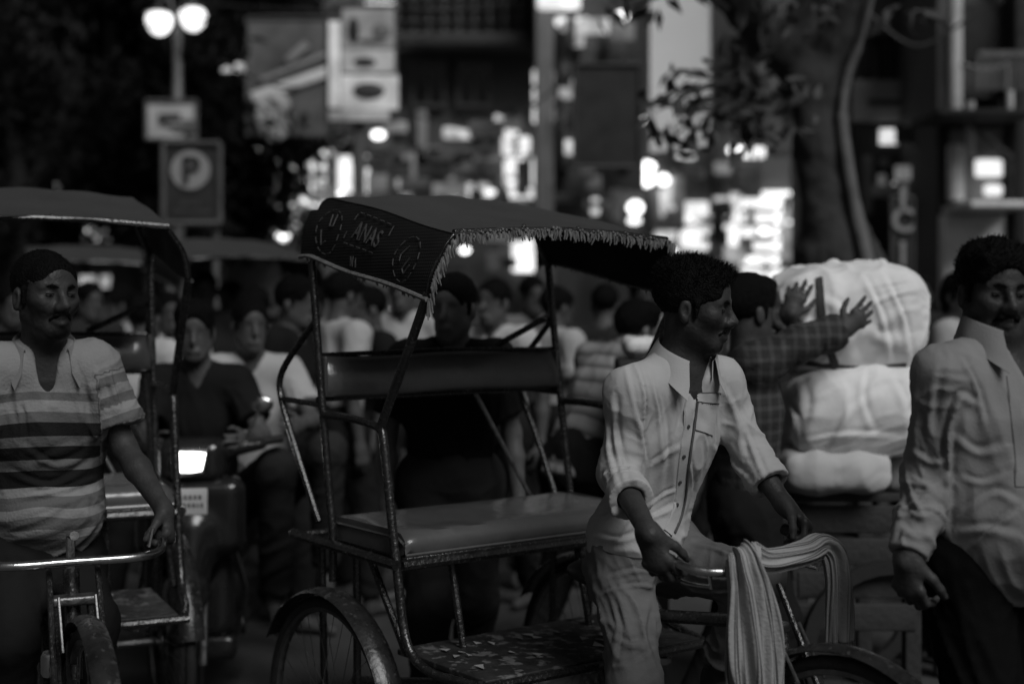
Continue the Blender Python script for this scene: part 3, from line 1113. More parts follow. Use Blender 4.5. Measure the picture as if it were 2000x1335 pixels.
def head_prims(c, M, s=1.0, neck=None, fine=True, jaw=1.0, nose=1.0):
    c = Vector(c)
    W = lambda x, y, z: c + M @ (Vector((x, y, z)) * s)
    E3 = lambda p, r, k=0.02, op='u', rot=None: el(W(*p), [q * s for q in r], k * s, (M @ rot) if rot is not None else M, op)
    B = lambda p, r, k=0.015, op='u': el(W(*p), [r * s] * 3, k * s, None, op)
    C = lambda a, b, ra, rb, k=0.012, op='u': rc(W(*a), W(*b), ra * s, rb * s, k * s, None, op)
    pr = [E3((0, -0.014, 0.042), (0.0745, 0.094, 0.082)),
          E3((0, 0.022, -0.028), (0.060 * jaw, 0.066, 0.084), 0.03),
          E3((0, 0.052, 0.045), (0.058, 0.042, 0.05), 0.03),
          B((0, 0.066, -0.096), 0.021 * jaw, 0.03),
          C((-0.047 * jaw, 0.0, -0.052), (-0.018, 0.06, -0.094), 0.02, 0.018, 0.03),
          C((0.047 * jaw, 0.0, -0.052), (0.018, 0.06, -0.094), 0.02, 0.018, 0.03)]
    if fine:
        for q in (-1, 1):
            pr += [B((q * 0.043, 0.058, -0.016), 0.023, 0.03),
                   C((q * 0.012, 0.089, 0.022), (q * 0.046, 0.073, 0.024), 0.0085, 0.008, 0.016),
                   B((q * 0.0315, 0.1010, 0.003), 0.0172, 0.016, 's'),
                   B((q * 0.0315, 0.0735, 0.003), 0.0150, 0.004),
                   B((q * 0.0125, 0.0985, -0.033), 0.0085 * nose, 0.010),
                   E3((q * 0.0770, -0.010, -0.006), (0.0095, 0.0175, 0.029), 0.010),
                   E3((q * 0.0875, -0.006, -0.002), (0.0095, 0.0105, 0.018), 0.004, 's'),
                   B((q * 0.0785, -0.006, -0.030), 0.0075, 0.008),
                   B((q * 0.0075, 0.107, -0.041), 0.0035, 0.004, 's')]
        pr += [C((0, 0.088, 0.014), (0, 0.1125 + 0.004 * (nose - 1), -0.027), 0.0085, 0.0118 * nose, 0.014),
               C((0, 0.092, -0.038), (0, 0.090, -0.055), 0.012, 0.013, 0.02),
               C((-0.020, 0.0845, -0.0635), (0, 0.0925, -0.0605), 0.0055, 0.0072, 0.008),
               C((0.020, 0.0845, -0.0635), (0, 0.0925, -0.0605), 0.0055, 0.0072, 0.008),
               C((-0.017, 0.0835, -0.072), (0, 0.0905, -0.0735), 0.006, 0.0082, 0.008),
               C((0.017, 0.0835, -0.072), (0, 0.0905, -0.0735), 0.006, 0.0082, 0.008),
               C((-0.022, 0.094, -0.0672), (0, 0.1025, -0.0668), 0.0022, 0.0026, 0.004, 's'),
               C((0.022, 0.094, -0.0672), (0, 0.1025, -0.0668), 0.0022, 0.0026, 0.004, 's')]
    else:
        pr += [C((0, 0.088, 0.014), (0, 0.112, -0.03), 0.010, 0.013, 0.014)]
        for q in (-1, 1):
            pr += [B((q * 0.0315, 0.1005, 0.004), 0.019, 0.014, 's'), E3((q * 0.0770, -0.008, -0.008), (0.010, 0.019, 0.031), 0.012)]
        pr += [C((-0.02, 0.09, -0.068), (0.02, 0.09, -0.068), 0.01, 0.01, 0.01)]
    if neck is not None:
        n = Vector(neck)
        t = W(0, -0.02, -0.05)
        pr += [rc(t, n, 0.052 * s, 0.058 * s, 0.03), rc(W(0.035, -0.01, -0.055), n + (M @ Vector((0.0, 0.045, 0))), 0.016 * s, 0.015 * s, 0.02), rc(W(-0.035, -0.01, -0.055), n + (M @ Vector((0.0, 0.045, 0))), 0.016 * s, 0.015 * s, 0.02),
               rc(W(0, 0.02, -0.10), n + (M @ Vector((0.0, 0.03, 0.03))), 0.026 * s, 0.03 * s, 0.03)]
    return pr


def hair_prims(c, M, s=1.0, style='short', seed=0, amp=0.004):
    c = Vector(c)
    W = lambda x, y, z: c + M @ (Vector((x, y, z)) * s)
    E3 = lambda p, r, k=0.01, op='u', d=None: el(W(*p), [q * s for q in r], k * s, M, op, d)
    dp = lumps(amp * 0.55, 95, seed)
    dp2 = lumps(amp * 0.9, 60, seed + 3)
    pr = [E3((0, -0.018, 0.048), (0.0815, 0.0985, 0.088), 0.01, 'u', dp)]
    if style == 'tuft':      # longer on top, swept up at the front
        pr += [E3((0, 0.028, 0.096), (0.062, 0.066, 0.034), 0.02, 'u', dp2), E3((0, 0.074, 0.088), (0.044, 0.03, 0.022), 0.02, 'u', dp2), E3((0.0, -0.03, 0.085), (0.07, 0.08, 0.048), 0.02, 'u', dp2)]
    elif style == 'thick':
        pr += [E3((0, 0.005, 0.085), (0.083, 0.088, 0.056), 0.03, 'u', dp2), E3((0.03, 0.055, 0.095), (0.04, 0.035, 0.026), 0.02, 'u', dp2), E3((-0.03, 0.055, 0.092), (0.04, 0.035, 0.024), 0.02, 'u', dp2)]
    elif style == 'long':
        pr += [E3((0, -0.04, -0.02), (0.085, 0.075, 0.12), 0.04, 'u', dp2)]
    elif style == 'crop':
        pr[0] = E3((0, -0.017, 0.046), (0.0785, 0.0965, 0.085), 0.01, 'u', lumps(0.0015, 120, seed))
    g = 0.0035 if style == 'crop' else 0.007
    pr.append(E3((0, 0.052, 0.047), (0.059 + g, 0.042 + g, 0.051 + g), 0.02, 'u', dp if style != 'crop' else None))
    # face and nape cut away
    fz = {'tuft': 0.010, 'thick': -0.004, 'crop': -0.006, 'long': -0.004, 'short': -0.003}[style]
    pr += [E3((0, 0.110, -0.020 + fz), (0.064, 0.070, 0.094), 0.014, 's'), E3((0, 0.100, -0.03 + fz), (0.074, 0.062, 0.07), 0.012, 's'), E3((0, 0.09, -0.085), (0.12, 0.098, 0.082), 0.012, 's')]
    if style != 'long':
        pr += [E3((0, -0.03, -0.128 if style == 'tuft' else -0.112), (0.14, 0.12, 0.062), 0.012, 's')]
    for q in (-1, 1):
        pr += [E3((q * 0.086, -0.006, -0.010), (0.02, 0.021, 0.034), 0.006, 's')]
        pr += [rc(W(q * 0.0735, 0.022, 0.02), W(q * 0.0715, 0.02, -0.018), 0.008 * s, 0.006 * s, 0.01)]
    return pr


def hand_prims(w, fwd, dorsal, side, curl=0.5, s=1.0, spread=0.06, curls=None, thumb=(0.7, 0.35)):
    """five-fingered hand. w wrist, fwd towards the knuckles, dorsal out of the back of the hand, side +1 thumb on the fwd x dorsal side"""
    w = Vector(w)
    f = Vector(fwd).normalized()
    d = (Vector(dorsal) - f * Vector(dorsal).dot(f)).normalized()
    t = f.cross(d) * side
    pr = [rc(w + f * 0.01 * s, w + f * 0.075 * s + t * 0.018 * s, 0.024 * s, 0.019 * s, 0.02, sq=(d, 0.62)),
          rc(w + f * 0.01 * s, w + f * 0.072 * s - t * 0.018 * s, 0.023 * s, 0.018 * s, 0.02, sq=(d, 0.62)),
          rc(w + f * 0.02 * s, w + f * 0.078 * s, 0.024 * s, 0.020 * s, 0.02, sq=(d, 0.65))]
    for i, (off, ln) in enumerate(((0.031, 0.9), (0.0105, 1.0), (-0.0105, 0.94), (-0.030, 0.74))):
        p = w + f * (0.083 - (0.006 if i in (0, 2) else 0.012 if i == 3 else 0)) * s + t * off * s
        a = 0.0
        cu = curls[i] if curls else curl
        dirb = (f + t * spread * (1.2 - i * 0.8)).normalized()
        r0 = 0.0098 if i < 3 else 0.0085
        for j, (L, bend) in enumerate(((0.043, 0.85), (0.026, 1.15), (0.021, 0.8))):
            a += bend * cu
            dr = dirb * math.cos(a) - d * math.sin(a)
            q = p + dr * L * ln * s
            pr.append(rc(p, q, (r0 - j * 0.0009) * s, (r0 - 0.0009 - j * 0.0009) * s, 0.006))
            if j == 0:
                pr.append(el(p, [0.0108 * s] * 3, 0.008))
            p = q
    p = w + f * 0.022 * s + t * 0.024 * s - d * 0.004 * s
    dr = (f * 0.75 + t * thumb[0] - d * thumb[1]).normalized()
    q = p + dr * 0.042 * s
    pr.append(rc(p, q, 0.0145 * s, 0.0115 * s, 0.014))
    dr2 = (f * 0.95 + t * (thumb[0] - 0.35) - d * (thumb[1] + 0.35 * curl)).normalized()
    q2 = q + dr2 * 0.030 * s
    pr.append(rc(q, q2, 0.0112 * s, 0.0100 * s, 0.006))
    dr3 = (f * 1.0 + t * (thumb[0] - 0.6) - d * (thumb[1] + 0.6 * curl)).normalized()
    pr.append(rc(q2, q2 + dr3 * 0.024 * s, 0.0102 * s, 0.0080 * s, 0.006))
    return pr


def ext(a, b, t):
    return Vector(a).lerp(Vector(b), t)


def body_prims(J, s=1.0, M=None, hands=True, thin=1.0):
    """torso, limbs and feet for the joints J (head added by the caller)"""
    up = (J['neck'] - J['pelvis']).normalized()
    rt = (J['shR'] - J['shL']).normalized()
    fr = up.cross(rt).normalized()
    pr = [rc(J['pelvis'], J['chest'], 0.125 * thin, 0.140 * thin, 0.04, sq=(fr, 0.66)),
          rc(J['chest'], J['neck'] - up * 0.05, 0.135 * thin, 0.085, 0.04, sq=(fr, 0.66)),
          rc(J['shR'], J['shL'], 0.046, 0.046, 0.05),
          rc(J['neck'] - up * 0.06, J['neck'] + up * 0.01, 0.08, 0.055, 0.04)]
    for q in 'RL':
        sh, e, w = J['sh' + q], J['el' + q], J['wr' + q]
        pr += [rc(sh, e, 0.046 * thin, 0.036 * thin, 0.03), rc(e, ext(e, w, 0.35), 0.036 * thin, 0.037 * thin, 0.02), rc(ext(e, w, 0.35), w, 0.037 * thin, 0.0245, 0.02), rc(w, w + (w - e).normalized() * 0.02, 0.0245, 0.024, 0.015)]
        h, k, a = J['hip' + q], J['kn' + q], J['an' + q]
        pr += [rc(J['pelvis'], h, 0.11 * thin, 0.085 * thin, 0.04), rc(h, k, 0.08 * thin, 0.052, 0.04), rc(k, ext(k, a, 0.35), 0.05, 0.052, 0.03), rc(ext(k, a, 0.35), a, 0.052, 0.034, 0.03)]
        tv = J.get('toe' + q)
        if tv is None:
            tv = a + (fr * 0.16) - Vector((0, 0, 0.05))
        pr += [rc(a - Vector((0, 0, 0.035)), tv, 0.035, 0.026, 0.03), rc(a, a - Vector((0, 0, 0.045)), 0.036, 0.036, 0.02)]
    return pr


def basis(J):
    up = (J['neck'] - J['pelvis']).normalized()
    rt = (J['shR'] - J['shL']).normalized()
    return up, rt, up.cross(rt).normalized()


def shirt_prims(J, loose=0.022, hem=0.10, sleeve=('long', 'long'), amp=0.005, seed=1, belly=0.0, thin=1.0, vneck=0.10, long=3.0, across=13.0, cuff=None):
    up, rt, fr = basis(J)
    hp = J['pelvis'] - up * hem
    tf = folds((up + rt * 0.25).normalized(), amp, long, across, seed)
    tb = folds((up - rt * 0.5).normalized(), amp * 0.6, long * 1.6, across * 0.8, seed + 20)
    td = lambda p: tf(p) + tb(p)
    c, n = J['chest'], J['neck']
    pr = [rc(c, hp, 0.142 * thin + loose, 0.135 * thin + loose, 0.05, sq=(fr, 0.68), capb=True, disp=td),
          rc(c, n - up * 0.055, 0.140 * thin + loose, 0.09 + loose * 0.5, 0.05, sq=(fr, 0.70), disp=td),
          rc(J['shR'] - rt * 0.01, J['shL'] + rt * 0.01, 0.044 + loose * 0.35, 0.044 + loose * 0.35, 0.07, disp=folds(up, amp * 0.5, 8, 18, seed + 2)),
          rc(J['shR'], n - up * 0.025, 0.045 + loose * 0.3, 0.045, 0.05), rc(J['shL'], n - up * 0.025, 0.045 + loose * 0.3, 0.045, 0.05)]
    if belly:
        pr.append(el(c.lerp(J['pelvis'], 0.72) + fr * (0.05 + belly * 0.3), (0.15, 0.15, 0.17), 0.10, disp=td))
    for i, q in enumerate('RL'):
        sh, e, w = J['sh' + q], J['el' + q], J['wr' + q]
        kind = sleeve[i] if isinstance(sleeve, (tuple, list)) else sleeve
        ax = (e - sh).normalized()
        d1 = folds((ax + fr * 0.3).normalized(), amp * 0.9, 5, 16, seed + 30 + i)
        d1b = folds(ax.cross(fr), amp * 0.6, 10, 22, seed + 60 + i)
        dd = lambda p, a=d1, b=d1b: a(p) + b(p)
        lr = loose
        if kind == 'short':
            pr.append(rc(sh, ext(sh, e, 0.72), 0.049 * thin + lr * 0.5, 0.054 * thin + lr * 0.9, 0.06, capb=True, disp=dd))
        elif kind == 'none':
            pass
        else:
            fr_ = kind if isinstance(kind, float) else 0.97
            ed = ext(e, w, fr_)
            ax2 = (ed - e).normalized()
            d2 = folds(ax2.cross(fr).normalized(), amp * 1.0, 6, 24, seed + 40 + i)
            d2b = folds((ax2 + fr * 0.5).normalized(), amp * 0.7, 6, 20, seed + 80 + i)
            dq = lambda p, a=d2, b=d2b: a(p) + b(p)
            pr += [rc(sh, e, 0.050 * thin + lr * 0.5, 0.043 * thin + lr * 0.75, 0.06, disp=dd),
                   rc(e, ed, 0.043 * thin + lr * 0.75, (0.036 if fr_ > 0.9 else 0.044) + lr * (0.35 if fr_ > 0.9 else 0.75), 0.03, capb=True, disp=dq)]
            if cuff == 'rolled':
                pr.append(rc(ed - ax2 * 0.022, ed + ax2 * 0.026, 0.046 + lr * 0.75, 0.049 + lr * 0.75, 0.006, capa=True, capb=True, disp=lumps(0.0025, 28, seed)))
                pr.append(rc(ed - ax2 * 0.0, ed + ax2 * 0.05, 0.030 + lr * 0.4, 0.032 + lr * 0.4, 0.004, op='s'))
            elif cuff == 'button':
                pr.append(rc(ed - ax2 * 0.055, ed + ax2 * 0.004, 0.033 + lr * 0.35, 0.034 + lr * 0.35, 0.008, capa=True, capb=True))
    if vneck:
        a = n + fr * 0.05 + up * 0.03
        b = n + fr * 0.115 - up * vneck
        pr.append(rc(n + up * 0.12, n - up * 0.012 + fr * 0.012, 0.062, 0.056, 0.008, op='s'))
        pr.append(rc(a, b, 0.040, 0.008, 0.01, op='s'))
    return pr


def trouser_prims(J, loose=0.02, amp=0.005, seed=3, thin=1.0, cut=0.93):
    up, rt, fr = basis(J)
    pr = [rc(J['hipR'] + up * 0.06, J['hipL'] + up * 0.06, 0.095 * thin + loose * 0.3, 0.095 * thin + loose * 0.3, 0.05)]
    for i, q in enumerate('RL'):
        h, k, a = J['hip' + q], J['kn' + q], J['an' + q]
        ax = (k - h).normalized()
        d1 = folds((ax + fr * 0.35).normalized(), amp, 4, 13, seed + i)
        d1b = folds(ax.cross(fr).normalized(), amp * 0.7, 7, 20, seed + 50 + i)
        dd = lambda p, a_=d1, b_=d1b: a_(p) + b_(p)
        ax2 = (a - k).normalized()
        d2 = folds((ax2.cross(fr) + ax2 * 0.6).normalized(), amp * 1.1, 5, 18, seed + 10 + i)
        pr += [rc(J['pelvis'] + up * 0.03, h, 0.115 * thin + loose * 0.4, 0.098 * thin + loose * 0.5, 0.05, disp=dd),
               rc(h, k, 0.086 * thin + loose, 0.060 + loose, 0.05, disp=dd),
               rc(k, ext(k, a, cut), 0.058 + loose, 0.046 + loose, 0.04, capb=True, disp=d2)]
    return pr


def eyes(parent, c, M, s=1.0, look=0.0):
    """almond eyes between the lids, dark iris, brows"""
    c = Vector(c)
    W = lambda x, y, z: c + M @ (Vector((x, y, z)) * s)

    def almond(p, r, n=12):
        mb = MB().ball((0, 0, 0), 1.0, n)
        mb.v = [tuple(Vector(p) + M @ Vector((v[0] * r[0] * s, v[1] * r[1] * s, v[2] * r[2] * s))) for v in mb.v]
        return mb
    for q in (-1, 1):
        e = almond(W(q * 0.0315, 0.0858, 0.0015), (0.0118, 0.0035, 0.0040)).build('eye', mat('eye white', 0.028, 0.6, spec=0.15), parent, world=True)
        almond(W(q * 0.0315 + look, 0.0880, 0.0018), (0.0048, 0.0018, 0.0042)).build('iris', mat('dark iris', 0.004, 0.45, spec=0.15), e, world=True)
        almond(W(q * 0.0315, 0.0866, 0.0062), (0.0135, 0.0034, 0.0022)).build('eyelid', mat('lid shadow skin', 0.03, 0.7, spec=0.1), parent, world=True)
        MB().tube([W(q * 0.011, 0.0965, 0.0215), W(q * 0.029, 0.0935, 0.0275), W(q * 0.050, 0.0785, 0.0225)], [0.0036 * s, 0.0042 * s, 0.0018 * s], 6).build('eyebrow', hair_mat(), parent, world=True)


def moustache(parent, c, M, s=1.0, w=1.0, full=1.0):
    c = Vector(c)
    W = lambda x, y, z: c + M @ (Vector((x, y, z)) * s)
    pr = []
    for q in (-1, 1):
        pr += [rc(W(q * 0.003, 0.100, -0.047), W(q * 0.019 * w, 0.0945, -0.053), 0.0075 * s * full, 0.0070 * s * full, 0.006, disp=lumps(0.0015, 160, 3)), rc(W(q * 0.019 * w, 0.0945, -0.053), W(q * 0.031 * w, 0.080, -0.064), 0.0066 * s * full, 0.0035 * s, 0.006, disp=lumps(0.0015, 160, 4))]
    blob('moustache', pr, hair_mat(), parent, 0.0028)


def beard(parent, c, M, s=1.0, amp=0.0012, full=1.0):
    """short beard lying on the jaw"""
    c = Vector(c)
    W = lambda x, y, z: c + M @ (Vector((x, y, z)) * s)
    g = 0.0022 * full
    dp = lumps(amp, 190, 7)
    E3 = lambda p, r, k=0.02, op='u', d=None: el(W(*p), [q * s for q in r], k * s, M, op, d)
    B = lambda p, r, k=0.015, op='u', d=None: el(W(*p), [r * s] * 3, k * s, None, op, d)
    C = lambda a, b, ra, rb, k=0.012, op='u', d=None: rc(W(*a), W(*b), ra * s, rb * s, k * s, None, op, disp=d)
    pr = [E3((0, 0.022, -0.028), (0.060 + g, 0.066 + g, 0.084 + g), 0.03, 'u', dp), B((0, 0.066, -0.096), 0.021 + g, 0.03, 'u', dp),
          C((-0.047, 0.0, -0.052), (-0.018, 0.06, -0.094), 0.02 + g, 0.018 + g, 0.03, 'u', dp), C((0.047, 0.0, -0.052), (0.018, 0.06, -0.094), 0.02 + g, 0.018 + g, 0.03, 'u', dp),
          E3((0, 0.085, -0.022), (0.064, 0.06, 0.058), 0.01, 's'), E3((0, 0.02, 0.03), (0.2, 0.2, 0.075), 0.006, 's'), E3((0, -0.06, -0.06), (0.2, 0.055, 0.2), 0.006, 's'),
          E3((0, 0.102, -0.066), (0.026, 0.022, 0.0125), 0.004, 's'), C((-0.03, 0.07, -0.16), (0.03, 0.07, -0.16), 0.045, 0.045, 0.01, 's')]
    blob('beard', pr, hair_mat(), parent, 0.003)


def mirror_pose(base, facing, h=1.68, arms='down', lean=0.0, gait=0.12, seed=0):
    """joints of a standing or walking figure. facing: yaw as in head_frame"""
    k = h / 1.70
    rn = random.Random(seed)
    a = -math.pi / 2 + facing
    f = Vector((math.cos(a), math.sin(a), 0))
    r = Vector((f.y, -f.x, 0))
    b = Vector(base)
    U = lambda x, y, z: b + r * x * k + f * y * k + Vector((0, 0, z * k))
    ln = lambda z: lean * max(0, z - 0.9)
    J = dict(pelvis=U(0, 0, 0.95), chest=U(0, ln(1.25) + 0.01, 1.25), neck=U(0, ln(1.44), 1.44), head=U(0, ln(1.6) + 0.03, 1.585),
             shR=U(0.17, ln(1.4), 1.40), shL=U(-0.17, ln(1.4), 1.40), hipR=U(0.09, 0, 0.92), hipL=U(-0.09, 0, 0.92),
             knR=U(0.10, gait * 0.7 + 0.03, 0.50), knL=U(-0.10, -gait * 0.3 + 0.03, 0.50), anR=U(0.10, gait, 0.08), anL=U(-0.10, -gait * 1.2, 0.085))
    if arms == 'down':
        sw = rn.uniform(-0.1, 0.1)
        J.update(elR=U(0.235, sw * 0.5 - 0.02, 1.12), elL=U(-0.235, -sw * 0.5 - 0.02, 1.12), wrR=U(0.245, sw + 0.06, 0.87), wrL=U(-0.245, -sw + 0.06, 0.87))
    elif arms == 'bent':
        J.update(elR=U(0.23, -0.03, 1.12), elL=U(-0.23, -0.03, 1.12), wrR=U(0.15, 0.2, 1.10), wrL=U(-0.245, 0.06, 0.87))
    J['fwd'] = f
    return J


def crowd_person(base, facing, label, h=1.68, shirt=None, pants=None, skin=0.075, style='short', arms='down', head_yaw=None, seed=0, res=0.010, sleeve='short', J=None, group='people walking in the street', amp=0.006, long_hair=False):
    if J is None:
        J = mirror_pose(base, facing, h, arms, 0.03, 0.14, seed)
    p = thing('person', (J['pelvis'].x, J['pelvis'].y, 0), label, 'person', group)
    k = h / 1.70
    Mh = head_frame(facing if head_yaw is None else head_yaw, random.Random(seed).uniform(-0.1, 0.05))
    pr = body_prims(J) + head_prims(J['head'], Mh, 1.0 * k ** 0.3, J['neck'], fine=False)
    for q, sd in (('R', -1), ('L', 1)):
        e, w = J['el' + q], J['wr' + q]
        out = (J['shR'] - J['shL']).normalized() * (1 if q == 'R' else -1)
        pr += hand_prims(w, (w - e), out, sd, 0.45)
    b = blob('body', pr, skin_mat(skin, 1), p, res)
    blob('hair', hair_prims(J['head'], Mh, 1.0 * k ** 0.3, style, seed, 0.005), hair_mat(), p, res * 0.75)
    blob('shirt', shirt_prims(J, 0.02, 0.10, sleeve, amp, seed, vneck=0.06), shirt or cloth_mat('dark cotton', 0.02), p, res)
    blob('trousers', trouser_prims(J, 0.018, 0.006, seed + 2), pants or cloth_mat('dark trousers', 0.018), p, res * 1.1)
    return p, J, Mh


# --- sewn details laid on a garment's own surface
def bvh_of(*meshes):
    vs, fs = [], []
    for me in meshes:
        n = len(vs)
        vs += [v.co.copy() for v in me.vertices]
        fs += [[n + i for i in p.vertices] for p in me.polygons]
    return BVHTree.FromPolygons(vs, fs)


def hit(bv, px, py, off=0.0):
    o = Vector((0, 0, CAM_H))
    d = (at(px, py, 1.0) - o).normalized()
    loc, nor, _, _ = bv.ray_cast(o, d, 20)
    if loc is None:
        return None, None
    if nor.dot(d) > 0:
        nor = -nor
    return loc + nor * off, nor


def strip(bv, pts, w, name, m, parent, off=0.002, thick=0.0016, step=7):
    dense = []
    sp = spline([Vector((x, y, 0)) for x, y in pts], 6)
    for i in range(len(sp) - 1):
        n = max(1, int((sp[i + 1] - sp[i]).length / step))
        dense += [sp[i].lerp(sp[i + 1], k / n) for k in range(n)]
    dense.append(sp[-1])
    hs = [hit(bv, q.x, q.y, off) for q in dense]
    hs = [h for h in hs if h[0] is not None]
    rows = []
    for i, (p, nrm) in enumerate(hs):
        t = (hs[min(i + 1, len(hs) - 1)][0] - hs[max(i - 1, 0)][0])
        if t.length < 1e-6:
            continue
        s = nrm.cross(t).normalized()
        rows.append([p - s * w / 2 - nrm * off * 1.5, p - s * w / 2 * 0.8, p, p + s * w / 2 * 0.8, p + s * w / 2 - nrm * off * 1.5])
    if len(rows) < 2:
        return None
    return MB().grid(rows).build(name, m, parent, world=True, thick=thick)


def patch(bv, quad, name, m, parent, off=0.003, n=8, thick=0.0015):
    (a, b, c, d) = [Vector((x, y, 0)) for x, y in quad]
    rows = []
    for i in range(n + 1):
        row = []
        for j in range(n + 1):
            q = a.lerp(b, j / n).lerp(d.lerp(c, j / n), i / n)
            h, nn = hit(bv, q.x, q.y, off)
            if h is None:
                return None
            row.append(h)
        rows.append(row)
    return MB().grid(rows).build(name, m, parent, world=True, thick=thick)


def collar(J, m, parent, open_=0.62, drop=0.045, tilt=0.0, r=0.072, h=0.045, name='collar', cen=None):
    """fold-over collar standing round the neck, open at the front with two points"""
    up, rt, fr = basis(J)
    c = (cen if cen is not None else J['neck']) + up * tilt
    rows = []
    n = 40
    A = math.pi * (1 - open_ * 0.25)
    for i in range(n + 1):
        a = -A + 2 * A * i / n
        q = abs(a) / A
        pt = max(0, (q - 0.62) / 0.38)
        e = pt ** 2
        dirv = (-fr * math.cos(a) + rt * math.sin(a) * 1.08)
        lower = -0.012 * q ** 2
        wob = 0.002 * math.sin(9 * a)
        row = []
        for (rr, zz) in ((r - 0.006, -0.012), (r - 0.004, h * 0.8), (r + 0.001, h), (r + 0.006, h * 0.85), (r + 0.015 + wob, 0.004 - drop * e * 0.5), (r + 0.021 + 0.020 * e + wob, -0.012 - drop * e)):
            row.append(c + dirv * rr + fr * (0.012 * q + (0.02 * e if zz < 0.01 else 0)) + up * (zz + lower - 0.018 * q * q))
        rows.append(row)
    return MB().grid(rows).build(name, m, parent, world=True, thick=0.002, angle=80)


def strands(parent, prims_mesh, m, n, ln, up, seed=0, name='hair_strands', bias=0.6, rad=0.0006, sel=None):
    """loose hair ends standing off the hair mass"""
    rn = random.Random(seed)
    mb = MB()
    me = prims_mesh
    vs = me.vertices
    cnt = 0
    for _ in range(n * 4):
        v = vs[rn.randrange(len(vs))]
        if sel is not None and not sel(v.co):
            continue
        nr = v.normal
        d = (nr * (1 - bias) + Vector(up) * bias + Vector((rn.uniform(-.5, .5), rn.uniform(-.5, .5), rn.uniform(-.3, .5)))).normalized()
        p = v.co - nr * 0.003
        l_ = ln * rn.uniform(0.4, 1.2)
        q = p + d * l_ * 0.6
        q2 = q + (d + Vector((rn.uniform(-.5, .5), rn.uniform(-.5, .5), -0.3))).normalized() * l_ * 0.5
        mb.tube([p, q, q2], [rad * 1.6, rad * 1.2, rad * 0.4], 3, caps=False)
        cnt += 1
        if cnt >= n:
            break
    return mb.build(name, m, parent, world=True, kind='stuff')


def creases(me, lines, amp=0.006, w=7.0):
    """pull folds into a garment along the given lines (pixels of the photograph, projected onto the cloth)"""
    co = mesh_co(me)
    nr = np.empty(len(co) * 3, dtype=np.float32)
    me.vertices.foreach_get('normal', nr)
    nr = nr.reshape(-1, 3)
    px = 1000 + FPX * co[:, 0] / co[:, 1]
    py = HORIZON - FPX * (co[:, 2] - CAM_H) / co[:, 1]
    view = co - np.array([0, 0, CAM_H], dtype=np.float32)
    view /= np.linalg.norm(view, axis=1)[:, None]
    face = np.clip(-(nr * view).sum(1) * 1.6, 0, 1)
    tot = np.zeros(len(co), dtype=np.float32)
    rw = random.Random(len(lines) * 7 + 1)
    for ln in lines:
        sc_ = 1.0
        if isinstance(ln[0], (int, float)):
            sc_, ln = ln[0], ln[1:]
        pts = spline([Vector((x, y, 0)) for x, y in ln], 6)
        best = np.full(len(co), 1e9, dtype=np.float32)
        sgn = np.zeros(len(co), dtype=np.float32)
        tt = np.zeros(len(co), dtype=np.float32)
        m = len(pts) - 1
        for i in range(m):
            a, b = pts[i], pts[i + 1]
            dx, dy = b.x - a.x, b.y - a.y
            L2 = dx * dx + dy * dy + 1e-6
            t = np.clip(((px - a.x) * dx + (py - a.y) * dy) / L2, 0, 1)
            ex, ey = px - a.x - t * dx, py - a.y - t * dy
            d = np.sqrt(ex * ex + ey * ey)
            k = d < best
            best[k] = d[k]
            sgn[k] = np.sign(dx * ey - dy * ex)[k]
            tt[k] = ((i + t) / m)[k]
        env = np.sin(np.pi * np.clip(tt * 0.94 + 0.03, 0, 1)) ** 0.6
        wl = w * rw.uniform(0.6, 1.35)
        sc_ = sc_ * rw.uniform(0.65, 1.2)
        s_ = best * sgn / (wl * (0.75 + 0.6 * np.abs(tt - 0.35)))
        prof = np.exp(-((s_ - 0.5) ** 2)) - 0.9 * np.exp(-((s_ + 0.75) ** 2) * 1.6)
        tot += sc_ * amp * prof * env * (best < 4 * w)
    co = co + nr * (tot * face)[:, None]
    me.vertices.foreach_set('co', co.astype(np.float32).ravel())
    me.update()
# ------------------------------------------------------------------ the near rickshaw and its puller
RK, ST = make_rickshaw('cycle_rickshaw', 'empty black cycle rickshaw with fringed lettered canopy behind its puller in front', 'cycle rickshaws in the street', RK_O, PHI)


